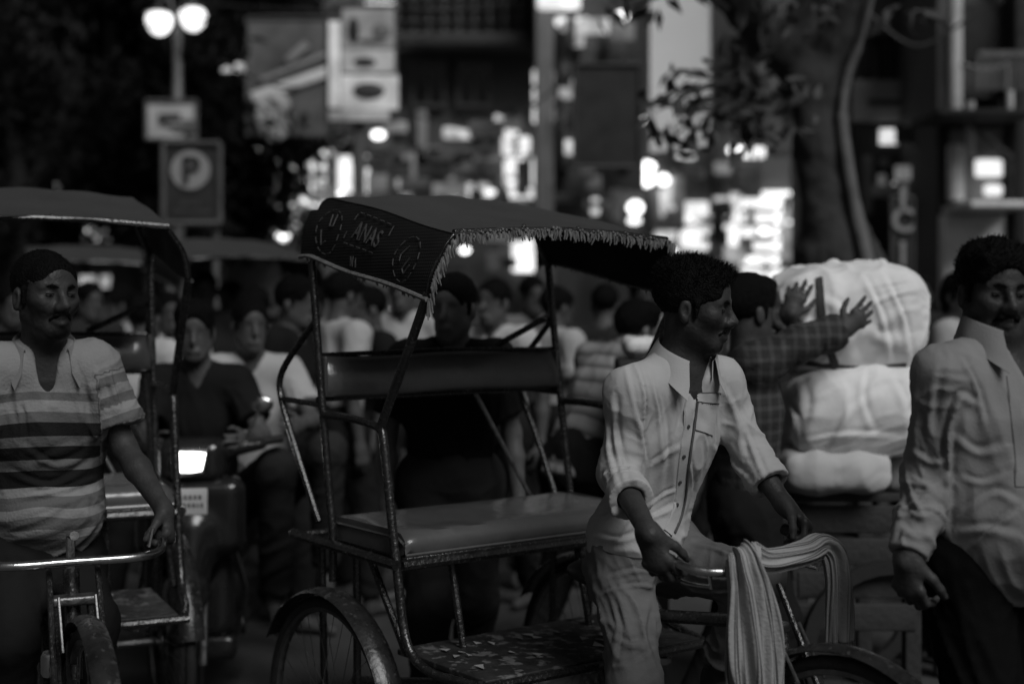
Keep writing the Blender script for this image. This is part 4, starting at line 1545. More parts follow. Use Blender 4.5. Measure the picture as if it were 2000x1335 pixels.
def puller():
    C_SH = cloth_mat('pale cotton shirt', 0.42, 0.9, 0.07, 0.3, 7, 0.6)
    C_PT = cloth_mat('faded cotton trousers', 0.14, 0.9, 0.16, 0.35, 8)
    C_SEAM_SHADE = cloth_mat('dark seam and shade', 0.10)  # serves stitched seams and painted shade lines
    SK = skin_mat(0.042, 2)
    nv = lambda *a: Vector(a).normalized()
    GR, GL = rk(0.865, -0.243, 0.99), rk(0.875, 0.243, 0.99)
    fR, dR = nv(0.30, -0.12, -0.95), nv(-0.55, -0.80, 0.05)
    fL, dL = nv(0.62, -0.35, -0.62), nv(0.45, 0.25, 0.85)
    wR = GR + dR * 0.028 - fR * 0.062
    wL = GL + dL * 0.034 - fL * 0.075
    J = dict(pelvis=at(1240, 1070, 3.93), chest=at(1303, 850, 3.87), neck=at(1332, 705, 3.84), head=at(1354, 600, 3.80),
             shR=at(1230, 764, 3.76), shL=at(1405, 745, 3.93), elR=at(1206, 925, 3.77), elL=at(1468, 893, 3.90), wrR=wR, wrL=wL,
             hipR=at(1212, 1105, 3.88), hipL=at(1300, 1095, 4.02), knR=at(1240, 1335, 3.73), knL=at(1478, 1128, 3.74), anR=at(1225, 1560, 3.86), anL=at(1398, 1318, 3.90))
    J['toeR'] = J['anR'] + Vector((0.07, -0.11, -0.05))
    J['toeL'] = J['anL'] + Vector((0.08, -0.11, -0.05))
    p = thing('person', (J['pelvis'].x, J['pelvis'].y, 0), 'rickshaw puller in pale rolled-sleeve shirt looking over his shoulder, hands on the handlebar', 'person', 'rickshaw pullers')
    Mh = head_frame(R(74), R(-6), R(4))
    s = 0.99
    pr = body_prims(J, thin=0.88) + head_prims(J['head'], Mh, s, J['neck'], fine=True, jaw=0.97, nose=1.05)
    pr += hand_prims(wR, fR, dR, -1, 0.6, 1.04, 0.05, curls=(0.62, 0.58, 0.6, 0.68), thumb=(0.45, 0.6))
    pr += hand_prims(wL, fL, dL, 1, 1.0, 1.0, 0.05, thumb=(0.7, 0.45))
    bm_ = blob_mesh('body', pr, 0.0042)
    sp = shirt_prims(J, 0.013, 0.03, (0.40, 0.42), 0.0075, 4, thin=0.86, vneck=0.125, cuff='rolled', long=3.0, across=15)
    up, rt, fr = basis(J)
    # the shirt blouses at the waist and its tail hangs over the right hip
    sp.append(el(at(1243, 1045, 3.90), (0.128, 0.125, 0.11), 0.05, disp=folds((0.7, -0.5, 0.5), 0.009, 5, 15, 77)))
    sm = blob_mesh('shirt', sp, 0.0046)
    creases(sm, [[(1222, 705), (1240, 790), (1255, 860), (1250, 935)], [(1200, 770), (1204, 850), (1224, 945)], [(1190, 800), (1192, 880), (1210, 950)], [1.3, (1240, 705), (1259, 770), (1256, 840), (1262, 900)],
                 [(1268, 722), (1286, 800), (1296, 890)], [(1292, 780), (1302, 880), (1290, 960)], [(1275, 905), (1300, 885), (1328, 868)], [(1262, 990), (1295, 965), (1318, 955)], [(1255, 1015), (1290, 1000), (1318, 985)], [(1312, 740), (1322, 800), (1316, 850)],
                 [(1420, 760), (1446, 830), (1452, 892)], [(1440, 790), (1478, 890), (1498, 938)], [1.2, (1406, 735), (1400, 790), (1394, 850), (1400, 890)], [(1395, 870), (1430, 900), (1462, 935)], [(1165, 1010), (1195, 1000), (1225, 985)], [(1168, 1045), (1210, 1052), (1255, 1040)], [(1350, 905), (1352, 950), (1340, 1000)], [(1372, 860), (1370, 920), (1355, 980)], [(1345, 1010), (1375, 1000), (1400, 1010)]], 0.0065, 6.5)
    tp = trouser_prims(J, 0.008, 0.008, 5, 0.84, 0.84)
    tm = blob_mesh('trousers', tp, 0.0055)
    creases(tm, [[(1190, 1125), (1240, 1112), (1300, 1115)], [(1180, 1155), (1250, 1140), (1322, 1160)], [(1200, 1240), (1228, 1255), (1260, 1250)], [(1195, 1300), (1240, 1290), (1282, 1262)], [(1330, 1030), (1365, 1040), (1410, 1065)], [(1350, 1060), (1400, 1070), (1445, 1092)], [(1200, 1180), (1210, 1230), (1200, 1290)], [(1270, 1180), (1262, 1230), (1275, 1300)], [(1330, 1110), (1380, 1125), (1440, 1130)], [(1340, 1150), (1390, 1155), (1450, 1150)]], 0.006, 7)
    bv = bvh_of(sm)
    stubble(bm_, J['head'], Mh, s, 0.6, 1.0, 1.2)
    hm = blob_mesh('hair', hair_prims(J['head'], Mh, s, 'tuft', 2, 0.0045), 0.0038)
    fw = Mh @ Vector((0, 1, 0))
    strands(p, hm, hair_mat(), 2600, 0.016, (0.2, -0.1, 0.8), 1, sel=lambda c: c.z > J['head'].z + 0.045)
    for nm, me, m in (('body', bm_, SK), ('shirt', sm, C_SH), ('trousers', tm, C_PT), ('hair', hm, hair_mat())):
        o = link_mesh(nm, me, m, p, True)
        if nm == 'shirt':
            sh = o
    eyes(p, J['head'], Mh, s)
    moustache(p, J['head'], Mh, s, 0.85, 0.55)
    collar(J, C_SH, sh, 0.72, 0.034, 0.012, 0.074)
    # placket with buttons, pocket with flap, seams, painted shade lines
    pl = [(1350, 768), (1346, 800), (1341, 840), (1336, 880), (1330, 930), (1324, 975), (1316, 1010), (1304, 1040)]
    strip(bv, pl, 0.030, 'placket', C_SH, sh, 0.0025)
    strip(bv, [(x + 13, y) for x, y in pl], 0.0028, 'placket_seam', C_SEAM_SHADE, sh, 0.0035)
    for (x, y) in ((1342, 832), (1334, 890), (1326, 940), (1320, 985)):
        h, n = hit(bv, x, y, 0.005)
        if h:
            MB().lathe(h, [(0, 0.002), (0.005, 0.002), (0.0058, 0), (0.005, -0.002), (0, -0.002)], 12, n).build('button', cloth_mat('dark button', 0.06, 0.4), sh, world=True)
    strip(bv, [(1166, 1072), (1200, 1082), (1250, 1090), (1290, 1086)], 0.006, 'hem', C_SEAM_SHADE, sh, 0.001)  # dark strip painting the shadow gap under the shirt hem
    patch(bv, [(1362, 785), (1400, 790), (1392, 850), (1357, 838)], 'pocket', C_SH, sh, 0.003)
    patch(bv, [(1361, 767), (1407, 767), (1403, 786), (1359, 784)], 'pocket_flap', C_SH, sh, 0.006)
    strip(bv, [(1360, 786), (1380, 789), (1402, 788)], 0.0045, 'pocket_seam_shade', C_SEAM_SHADE, sh, 0.0045)  # painted shade line below the pocket flap
    strip(bv, [(1361, 768), (1384, 766), (1406, 768)], 0.0025, 'pocket_seam_shade', C_SEAM_SHADE, sh, 0.0075)
    return p, J


P_PULLER, JP = puller()


def towel():
    """striped cotton towel thrown over the handlebar: one end hangs in front, one beside the wheel"""
    up, img = Vector((0, 0, 1)), Vector((1, 0.35, 0))
    K = [  # point, wide axis, half width, half thickness
        (at(1478, 1375, 3.42), img, 0.066, 0.030), (at(1474, 1290, 3.41), img, 0.068, 0.030), (at(1468, 1210, 3.40), img, 0.062, 0.027), (at(1460, 1140, 3.39), img, 0.052, 0.026),
        (at(1452, 1094, 3.39), Vector((1, 0.2, 0.15)), 0.040, 0.024), (at(1462, 1082, 3.43), Vector((0.5, 0, 1)), 0.034, 0.022), (at(1492, 1094, 3.46), up, 0.027, 0.021),
        (at(1535, 1088, 3.51), up, 0.026, 0.020), (at(1575, 1078, 3.56), up, 0.028, 0.020), (at(1605, 1066, 3.585), Vector((0.6, 0.3, 0.7)), 0.032, 0.020),
        (at(1628, 1082, 3.585), Vector((1, 0.4, 0.4)), 0.033, 0.019), (at(1637, 1130, 3.58), img, 0.034, 0.019), (at(1638, 1190, 3.58), img, 0.036, 0.018), (at(1638, 1252, 3.58), img, 0.034, 0.016)]
    n = 10
    ctr = spline([k[0] for k in K], n)
    m = len(ctr)
    NT = 96
    rows, stripe = [], []
    ln = 0.0
    for i in range(m):
        if i:
            ln += (ctr[i] - ctr[i - 1]).length
        j = min(i // n, len(K) - 2)
        t = (i - j * n) / n
        wv = K[j][1].normalized().lerp(K[j + 1][1].normalized(), t)
        a = K[j][2] * (1 - t) + K[j + 1][2] * t
        b = K[j][3] * (1 - t) + K[j + 1][3] * t
        tg = (ctr[min(i + 1, m - 1)] - ctr[max(i - 1, 0)]).normalized()
        wv = (wv - tg * wv.dot(tg)).normalized()
        dv = tg.cross(wv)
        row = []
        for k in range(NT + 1):
            th = 2 * math.pi * (k % NT) / NT
            pl = 0.34 * math.sin(7 * th + 1.1 * math.sin(ln * 5) + 0.4) + 0.22 * math.sin(12 * th + 2.0 + 3.0 * math.sin(ln * 3.1)) + 0.09 * math.sin(19 * th - ln * 17) + 0.16 * math.sin(3 * th + 9 * ln + 1.7) * math.sin(ln * 6.0) + 0.10 * math.sin(5 * th - 13 * ln)
            f = 1 + pl * (0.55 if abs(tg.z) < 0.6 else 1.0)
            cx = math.copysign(abs(math.cos(th)) ** 0.8, math.cos(th)) * a * (1 + 0.25 * pl + 0.10 * math.sin(ln * 14 + 2 * math.sin(th)))
            cy = math.sin(th) * b * f * 1.15
            row.append(ctr[i] + wv * cx + dv * cy)
        rows.append(row)
    me = bpy.data.meshes.new('towel')
    vs = [p for r in rows for p in r[:-1]]
    fs = [(i * NT + k, i * NT + (k + 1) % NT, (i + 1) * NT + (k + 1) % NT, (i + 1) * NT + k) for i in range(m - 1) for k in range(NT)]
    fs += [tuple(range(NT))[::-1], tuple((m - 1) * NT + k for k in range(NT))]
    me.from_pydata(vs, [], fs)
    for p in me.polygons:
        p.use_smooth = True
    sv = []
    for i in range(m):
        for k in range(NT):
            th = 2 * math.pi * k / NT
            sv.append((k / NT) * 9.0 + 0.10 * math.sin(i * 0.12 + th * 2))
    set_attr(me, 'stripe', sv)
    o = link_mesh('towel', me, attr_stripes('striped towel cotton', [(0.0, 0.33), (0.36, 0.10), (0.44, 0.30), (0.52, 0.08), (0.62, 0.33), (0.84, 0.16), (0.92, 0.30)]))
    fr = MB()
    rf = random.Random(6)
    for end, sg in ((rows[-1], 1), (rows[0], -1)):
        for k in range(0, NT, 2):
            p = Vector(end[k])
            fr.tube([p + Vector((0, 0, 0.004)), p + Vector((rf.uniform(-1, 1) * 0.004, rf.uniform(-1, 1) * 0.004, -rf.uniform(0.008, 0.022)))], 0.0009, 3, caps=False)
    fr.build('frayed_end', MATS['striped towel cotton'], o, kind='stuff')
    tag(o, 'striped cotton towel draped over the handlebar, one end hanging either side', 'towel')


towel()


# ------------------------------------------------------------------ the man passing on the right
def passer():
    C_SH = cloth_mat('grey linen shirt', 0.23, 0.85, 0.08, 0.4, 7)
    SK = skin_mat(0.045, 4)
    J = dict(pelvis=at(1940, 1085, 3.44), chest=at(1952, 815, 3.38), neck=at(1950, 668, 3.38), head=at(1938, 574, 3.38),
             shR=at(1845, 735, 3.32), shL=at(2078, 738, 3.45), elR=at(1818, 925, 3.36), elL=at(2120, 930, 3.50), wrR=at(1772, 1082, 3.27), wrL=at(2090, 1090, 3.35),
             hipR=at(1880, 1110, 3.40), hipL=at(2000, 1110, 3.48))
    gx = J['hipR'].x
    J.update(knR=Vector((gx + 0.04, 3.30, 0.52)), anR=Vector((gx + 0.06, 3.38, 0.09)), knL=Vector((J['hipL'].x + 0.03, 3.42, 0.52)), anL=Vector((J['hipL'].x, 3.62, 0.09)))
    p = thing('person', (J['pelvis'].x, J['pelvis'].y, 0), 'man with black moustache in loose grey long-sleeved shirt walking past at the right edge', 'person', 'people walking in the street')
    Mh = head_frame(R(8), R(-3), R(-2))
    s = 0.94
    pr = body_prims(J) + head_prims(J['head'], Mh, s, J['neck'], True, 1.08, 1.15)
    f = (J['wrR'] - J['elR']).normalized()
    pr += hand_prims(J['wrR'], Vector((0.04, 0.06, -1)), Vector((-0.75, -0.65, 0)), -1, 0.7, 1.04, 0.03)
    pr += hand_prims(J['wrL'], Vector((0, -0.1, -1)), Vector((0.9, 0, 0)), 1, 0.55, 1.08, 0.04)
    me = blob_mesh('body', pr, 0.0045)
    stubble(me, J['head'], Mh, s, 0.35, 1.6, 0.6)
    link_mesh('body', me, SK, p, True)
    sp = shirt_prims(J, 0.022, 0.045, ('long', 'long'), 0.009, 12, belly=0.05, vneck=0.085, cuff='button', long=2.6, across=11)
    sm = blob_mesh('shirt', sp, 0.0055)
    creases(sm, [[(1778, 925), (1815, 945), (1848, 928)], [(1764, 985), (1800, 1005), (1830, 988)], [(1755, 1020), (1790, 1044), (1822, 1032)], [(1785, 875), (1820, 900), (1850, 890)], [1.4, (1848, 905), (1850, 840), (1872, 775), (1905, 785)], [1.3, (1858, 830), (1856, 920), (1850, 1030)], [(1880, 1000), (1945, 960), (1995, 985)], [(1870, 1035), (1930, 1030), (1990, 1045)], [(1900, 1065), (1950, 1020), (1985, 995)],
                 [(1880, 700), (1910, 760), (1925, 830)], [(1830, 730), (1822, 800), (1812, 870)], [(1800, 790), (1795, 850), (1800, 900)], [(1868, 850), (1910, 880), (1960, 870)], [(1880, 930), (1920, 940), (1960, 925)]], 0.007, 9)
    bv = bvh_of(sm)
    sh = link_mesh('shirt', sm, C_SH, p, True)
    collar(J, C_SH, sh, 0.8, 0.03, 0.016, 0.078, 0.05)
    strip(bv, [(1975, 735), (1983, 800), (1990, 870), (1994, 950)], 0.03, 'placket', C_SH, sh, 0.003)
    blob('trousers', trouser_prims(J, 0.02, 0.007, 8), cloth_mat('black trousers', 0.006), p, 0.009)
    hm = blob_mesh('hair', hair_prims(J['head'], Mh, s, 'thick', 6, 0.006), 0.0045)
    strands(p, hm, hair_mat(), 2400, 0.012, Mh @ Vector((0.2, 0.5, 0.4)), 2, bias=0.45)
    link_mesh('hair', hm, hair_mat(), p, True)
    eyes(p, J['head'], Mh, s)
    moustache(p, J['head'], Mh, s, 1.05, 1.15)


passer()


# ------------------------------------------------------------------ the left rickshaw and its puller
LR_S, LR_PHI, LR_O = 1.03, R(-65), Vector((-1.585, 4.67, 0))


def lrk(u, v, z):
    c, s = math.cos(LR_PHI), math.sin(LR_PHI)
    u, v, z = u * LR_S, v * LR_S, z * LR_S
    return Vector((LR_O.x + u * c - v * s, LR_O.y + u * s + v * c, z))


RK2, _ = make_rickshaw('cycle_rickshaw', 'plain-roofed cycle rickshaw at the left edge with a puller in a striped polo', 'cycle rickshaws in the street', LR_O, LR_PHI, deco=False, bar_dz=-0.06)
RK2.scale = (LR_S,) * 3
for i, (x, y, a, lb) in enumerate(((-1.72, 9.1, -58, 'far rickshaw canopy with hanging hem between the two near rickshaws'), (-3.05, 10.3, -66, 'far rickshaw seen under the canopy of the left rickshaw'))):
    c_ = copy_tree(RK2)
    c_.location, c_.rotation_euler, c_['label'] = (x, y, 0), (0, 0, R(a)), lb


def left_puller():
    SK = skin_mat(0.042, 2)
    GL = lrk(0.865, 0.243, 0.905)
    GR = lrk(0.865, -0.243, 0.905)
    nv = lambda *a: Vector(a).normalized()
    fL, dL = nv(0.25, -0.35, -0.8), nv(0.55, 0.3, 0.6)
    fR, dR = nv(0.1, -0.5, -0.8), nv(-0.6, -0.2, 0.6)
    J = dict(pelvis=at(85, 1065, 4.26), chest=at(88, 830, 4.19), neck=at(86, 690, 4.15), head=at(88, 580, 4.10),
             shR=at(-25, 722, 4.08), shL=at(186, 716, 4.20), elL=at(243, 875, 4.20), elR=at(-70, 890, 4.05), wrL=GL + dL * 0.032 - fL * 0.08, wrR=GR + dR * 0.032 - fR * 0.08,
             hipR=at(30, 1100, 4.22), hipL=at(130, 1100, 4.30), knR=at(20, 1250, 3.98), knL=at(175, 1215, 4.05))
    J.update(anR=J['knR'] + Vector((-0.04, 0.12, -0.38)), anL=J['knL'] + Vector((-0.02, 0.14, -0.36)))
    p = thing('person', (J['pelvis'].x, J['pelvis'].y, 0), 'bearded rickshaw puller in striped polo shirt at the left edge', 'person', 'rickshaw pullers')
    Mh = head_frame(R(46), R(2), R(-1))
    s = 1.06
    pr = body_prims(J) + head_prims(J['head'], Mh, s, J['neck'], True, 1.0, 1.1)
    pr += hand_prims(J['wrL'], fL, dL, 1, 1.1, 1.05, 0.04) + hand_prims(J['wrR'], fR, dR, -1, 1.1, 1.05, 0.04)
    me = blob_mesh('body', pr, 0.005)
    stubble(me, J['head'], Mh, s, 0.95, 1.1, 1.2)
    link_mesh('body', me, SK, p, True)
    sp = shirt_prims(J, 0.024, 0.03, ('short', 'short'), 0.008, 31, vneck=0.13, long=2.6, across=11)
    sp.append(el(at(95, 1000, 4.20), (0.15, 0.13, 0.12), 0.06, disp=folds((1, 0, 0.35), 0.012, 3, 16, 91)))
    sm = blob_mesh('shirt', sp, 0.006)
    creases(sm, [[(40, 865), (110, 905), (172, 880)], [(20, 920), (100, 945), (180, 900)], [(60, 965), (120, 955), (185, 930)], [(30, 990), (110, 978), (185, 955)], [(60, 905), (100, 885), (150, 865)], [(150, 720), (165, 790), (160, 860)], [(30, 760), (45, 830), (40, 890)], [(190, 720), (205, 770), (200, 800)], [(215, 720), (228, 770), (240, 800)]], 0.007, 9)
    # stripe coordinate: height on the body, distance along the arm on the sleeves
    co = mesh_co(sm)
    val = (co[:, 2] + 0.02 * vnoise(co * 6, 2)).copy()
    sleeve_m = np.zeros(len(co), bool)
    for q in 'RL':
        a = np.array(J['sh' + q]); b = np.array(J['el' + q])
        ax = (b - a) / np.linalg.norm(b - a)
        t = (co - a) @ ax
        d = np.linalg.norm(co - a - t[:, None] * ax, axis=1)
        out = np.array((J['shR'] - J['shL']).normalized()) * (1 if q == 'R' else -1)
        mk = (t > 0.03) & (d < 0.095) & ((co - a) @ out > -0.012 + 0.1 * t)
        val[mk] = a[2] - t[mk] * 0.9
        sleeve_m |= mk
    nzv = np.array(J['neck'].z, dtype=np.float32)
    v = (nzv - val)                       # metres below the neck
    vv = np.where(sleeve_m, 0.5 + np.mod(v / 0.052, 1.0) * 0.25 * 0.999, np.clip(v / 0.60, 0, 1) * 0.5)
    set_attr(sm, 'stripe', vv)
    st = []
    L, D, K_ = 0.24, 0.115, 0.010
    bands = [(0.0, L), (0.10, D), (0.125, L), (0.158, D), (0.185, K_), (0.222, D), (0.250, K_), (0.290, D), (0.320, K_), (0.375, L), (0.40, D), (0.44, L), (0.465, D), (0.50, L), (0.525, D), (0.555, L), (0.58, D)]
    st = [(p_ / 0.60 * 0.5, val_) for p_, val_ in bands] + [(0.5, L), (0.625, D)]
    sh = link_mesh('shirt', sm, attr_stripes('striped polo knit', st), p, True)
    C_C = cloth_mat('polo collar knit', 0.2)
    collar(J, C_C, sh, 1.0, 0.05, 0.014, 0.076, 0.045)
    blob('trousers', trouser_prims(J, 0.015, 0.006, 18), cloth_mat('dark trousers', 0.016), p, 0.011)
    hm = blob_mesh('hair', hair_prims(J['head'], Mh, s, 'crop', 6, 0.003), 0.0045)
    strands(p, hm, hair_mat(), 2600, 0.007, Mh @ Vector((0, 0.3, 0.5)), 5, bias=0.3)
    link_mesh('hair', hm, hair_mat(), p, True)
    eyes(p, J['head'], Mh, s)
    moustache(p, J['head'], Mh, s, 0.95, 0.7)


left_puller()

# ------------------------------------------------------------------ scooter with rider and pillion
def scooter():
    base = at(372, 900, 5.45)
    rt = thing('motor_scooter', (base.x, base.y, 0), 'motor scooter with its headlight lit coming on behind the left rickshaw', 'scooter', rz=R(-84))
    BODY = mat('dark scooter paint', 0.02, 0.2, 0, 0.2, 8, coat=0.5)
    GREY = mat('grey scooter plastic', 0.10, 0.5, 0, 0.2, 20)
    # local: x forward, y left, z up; headlight face at x = 0
    L = lambda prims, nm, m, res=0.012, par=rt: link_mesh(nm, blob_mesh(nm, prims, res), m, par, False)
    L([rbox((-0.06, 0, 0.99), (0.10, 0.13, 0.085), 0.05, 0.03), rc((-0.08, 0.10, 1.02), (-0.14, 0.26, 1.04), 0.035, 0.022, 0.04), rc((-0.08, -0.10, 1.02), (-0.14, -0.26, 1.04), 0.035, 0.022, 0.04)], 'headset', BODY)
    L([rbox((-0.03, 0, 0.78), (0.075, 0.21, 0.15), 0.06, 0.04), rbox((-0.10, 0, 0.52), (0.06, 0.16, 0.22), 0.05, 0.06), rc((-0.02, 0.0, 0.70), (0.05, 0, 0.55), 0.11, 0.08, 0.06)], 'apron', BODY)
    L([rc((0.12, 0, 0.52), (-0.16, 0, 0.50), 0.075, 0.07, 0.05), rc((0.12, 0, 0.52), (0.30, 0, 0.40), 0.075, 0.05, 0.05)], 'front_fender', BODY)
    L([rbox((-0.95, 0, 0.62), (0.42, 0.17, 0.17), 0.10, 0.05), rbox((-0.45, 0, 0.26), (0.40, 0.17, 0.05), 0.03, 0.08)], 'rear_body', BODY, 0.016)
    L([rc((-0.62, 0, 0.80), (-1.2, 0, 0.84), 0.13, 0.13, 0.04, sq=((0, 0, 1), 0.5))], 'seat', M_SADDLE, 0.016)
    hl = [(0.045, -0.060, 1.035), (0.045, 0.062, 1.03), (0.045, 0.048, 0.960), (0.045, -0.056, 0.945)]
    head = L([rbox((0.028, 0.002, 0.995), (0.022, 0.058, 0.044), 0.021, 0.01), rbox((0.03, 0.0, 1.01), (0.018, 0.062, 0.026), 0.017, 0.02)], 'headlight', lit('headlamp glass', 7.0, 0.9, 0.1), 0.006)
    MB().tube([(0.047, -0.064, 1.04), (0.047, 0.066, 1.035), (0.047, 0.052, 0.955), (0.047, -0.06, 0.94)], 0.008, 6, closed=True).build('bezel', M_CHROME, head)
    pl = MB().bbox((0.058, 0, 0.845), (0.006, 0.14, 0.10), 0.003).build('number_plate', mat('plate paint', 0.7, 0.5, 0, 0.1, 20), rt)
    rn = random.Random(5)
    for k, z in enumerate((0.862, 0.832)):       # two lines of characters, unreadable in the photograph
        y = -0.052
        while y < 0.048:
            w = rn.uniform(0.007, 0.013)
            MB().box((0.0622, y + w / 2, z), (0.002, w, 0.017)).build('plate_mark', mat('plate mark', 0.17, 0.6), pl, smooth=False)
            y += w + 0.006
    for sg in (-1, 1):
        MB().tube([(-0.13, sg * 0.2, 1.04), (-0.17, sg * 0.34, 1.06)], 0.017, 10).build('grip', M_RUBBER, rt)
        mr = MB().tube([(-0.12, sg * 0.19, 1.05), (-0.10, sg * 0.25, 1.17)], 0.006, 6).build('mirror', M_CHROME, rt)
        MB().ball((-0.10, sg * 0.265, 1.20), 0.045, 14, (0.3, 1, 0.75)).build('mirror_glass', M_CHROME, mr)
        MB().ball((0.02, sg * 0.16, 0.83), 0.03, 12, (0.5, 1.1, 0.7)).build('indicator', mat('indicator lens', 0.35, 0.2, 0, 0.1), rt)
        MB().tube([(0.05, sg * 0.06, 0.52), (0.12, sg * 0.06, 0.24)], 0.016, 8).build('fork_leg', M_STEEL, rt)
        MB().tube([(0.03, sg * 0.15, 0.72), (-0.06, sg * 0.2, 0.5), (-0.14, sg * 0.19, 0.3)], 0.012, 8).build('leg_guard', M_CHROME, rt)
    for x in (0.12, -1.1):
        w = MB().lathe((x, 0, 0.24), [(0.15, -0.03), (0.20, -0.045), (0.235, -0.02), (0.24, 0), (0.235, 0.02), (0.20, 0.045), (0.15, 0.03)], 32, (0, 1, 0)).build('wheel', M_RUBBER, rt)
        MB().lathe((x, 0, 0.24), [(0, -0.03), (0.06, -0.035), (0.15, -0.025), (0.15, 0.025), (0.06, 0.035), (0, 0.03)], 20, (0, 1, 0)).build('rim', M_STEEL, w)
    # rider
    J = dict(pelvis=at(392, 985, 6.15), chest=at(388, 820, 6.05), neck=at(384, 722, 6.0), head=at(380, 650, 5.95), shR=at(310, 745, 5.98), shL=at(462, 745, 6.05), elR=at(285, 850, 5.85), elL=at(512, 850, 5.9),
             wrR=at(300, 868, 5.62), wrL=at(480, 862, 5.65), hipR=at(350, 1005, 6.1), hipL=at(435, 1005, 6.15), knR=at(300, 985, 5.75), knL=at(540, 915, 5.72), anR=at(320, 1190, 5.8), anL=at(540, 1170, 5.85))
    crowd_person(None, R(8), 'scooter rider in black shirt just above the lit headlight', 1.7, cloth_mat('black polyester', 0.014), cloth_mat('dark denim', 0.03), 0.085, 'thick', seed=3, J=J, head_yaw=R(10), group='people on the scooter')
    off = at(452, 700, 6.5) - at(392, 722, 6.0)
    J2 = {k: v + Vector((0.14, 0.5, 0.02)) for k, v in J.items()}
    crowd_person(None, R(20), 'pillion passenger in pale shirt behind the scooter rider', 1.7, cloth_mat('pale shirt', 0.4), cloth_mat('dark denim', 0.03), 0.085, 'short', seed=4, J=J2, head_yaw=R(25), group='people on the scooter')


scooter()


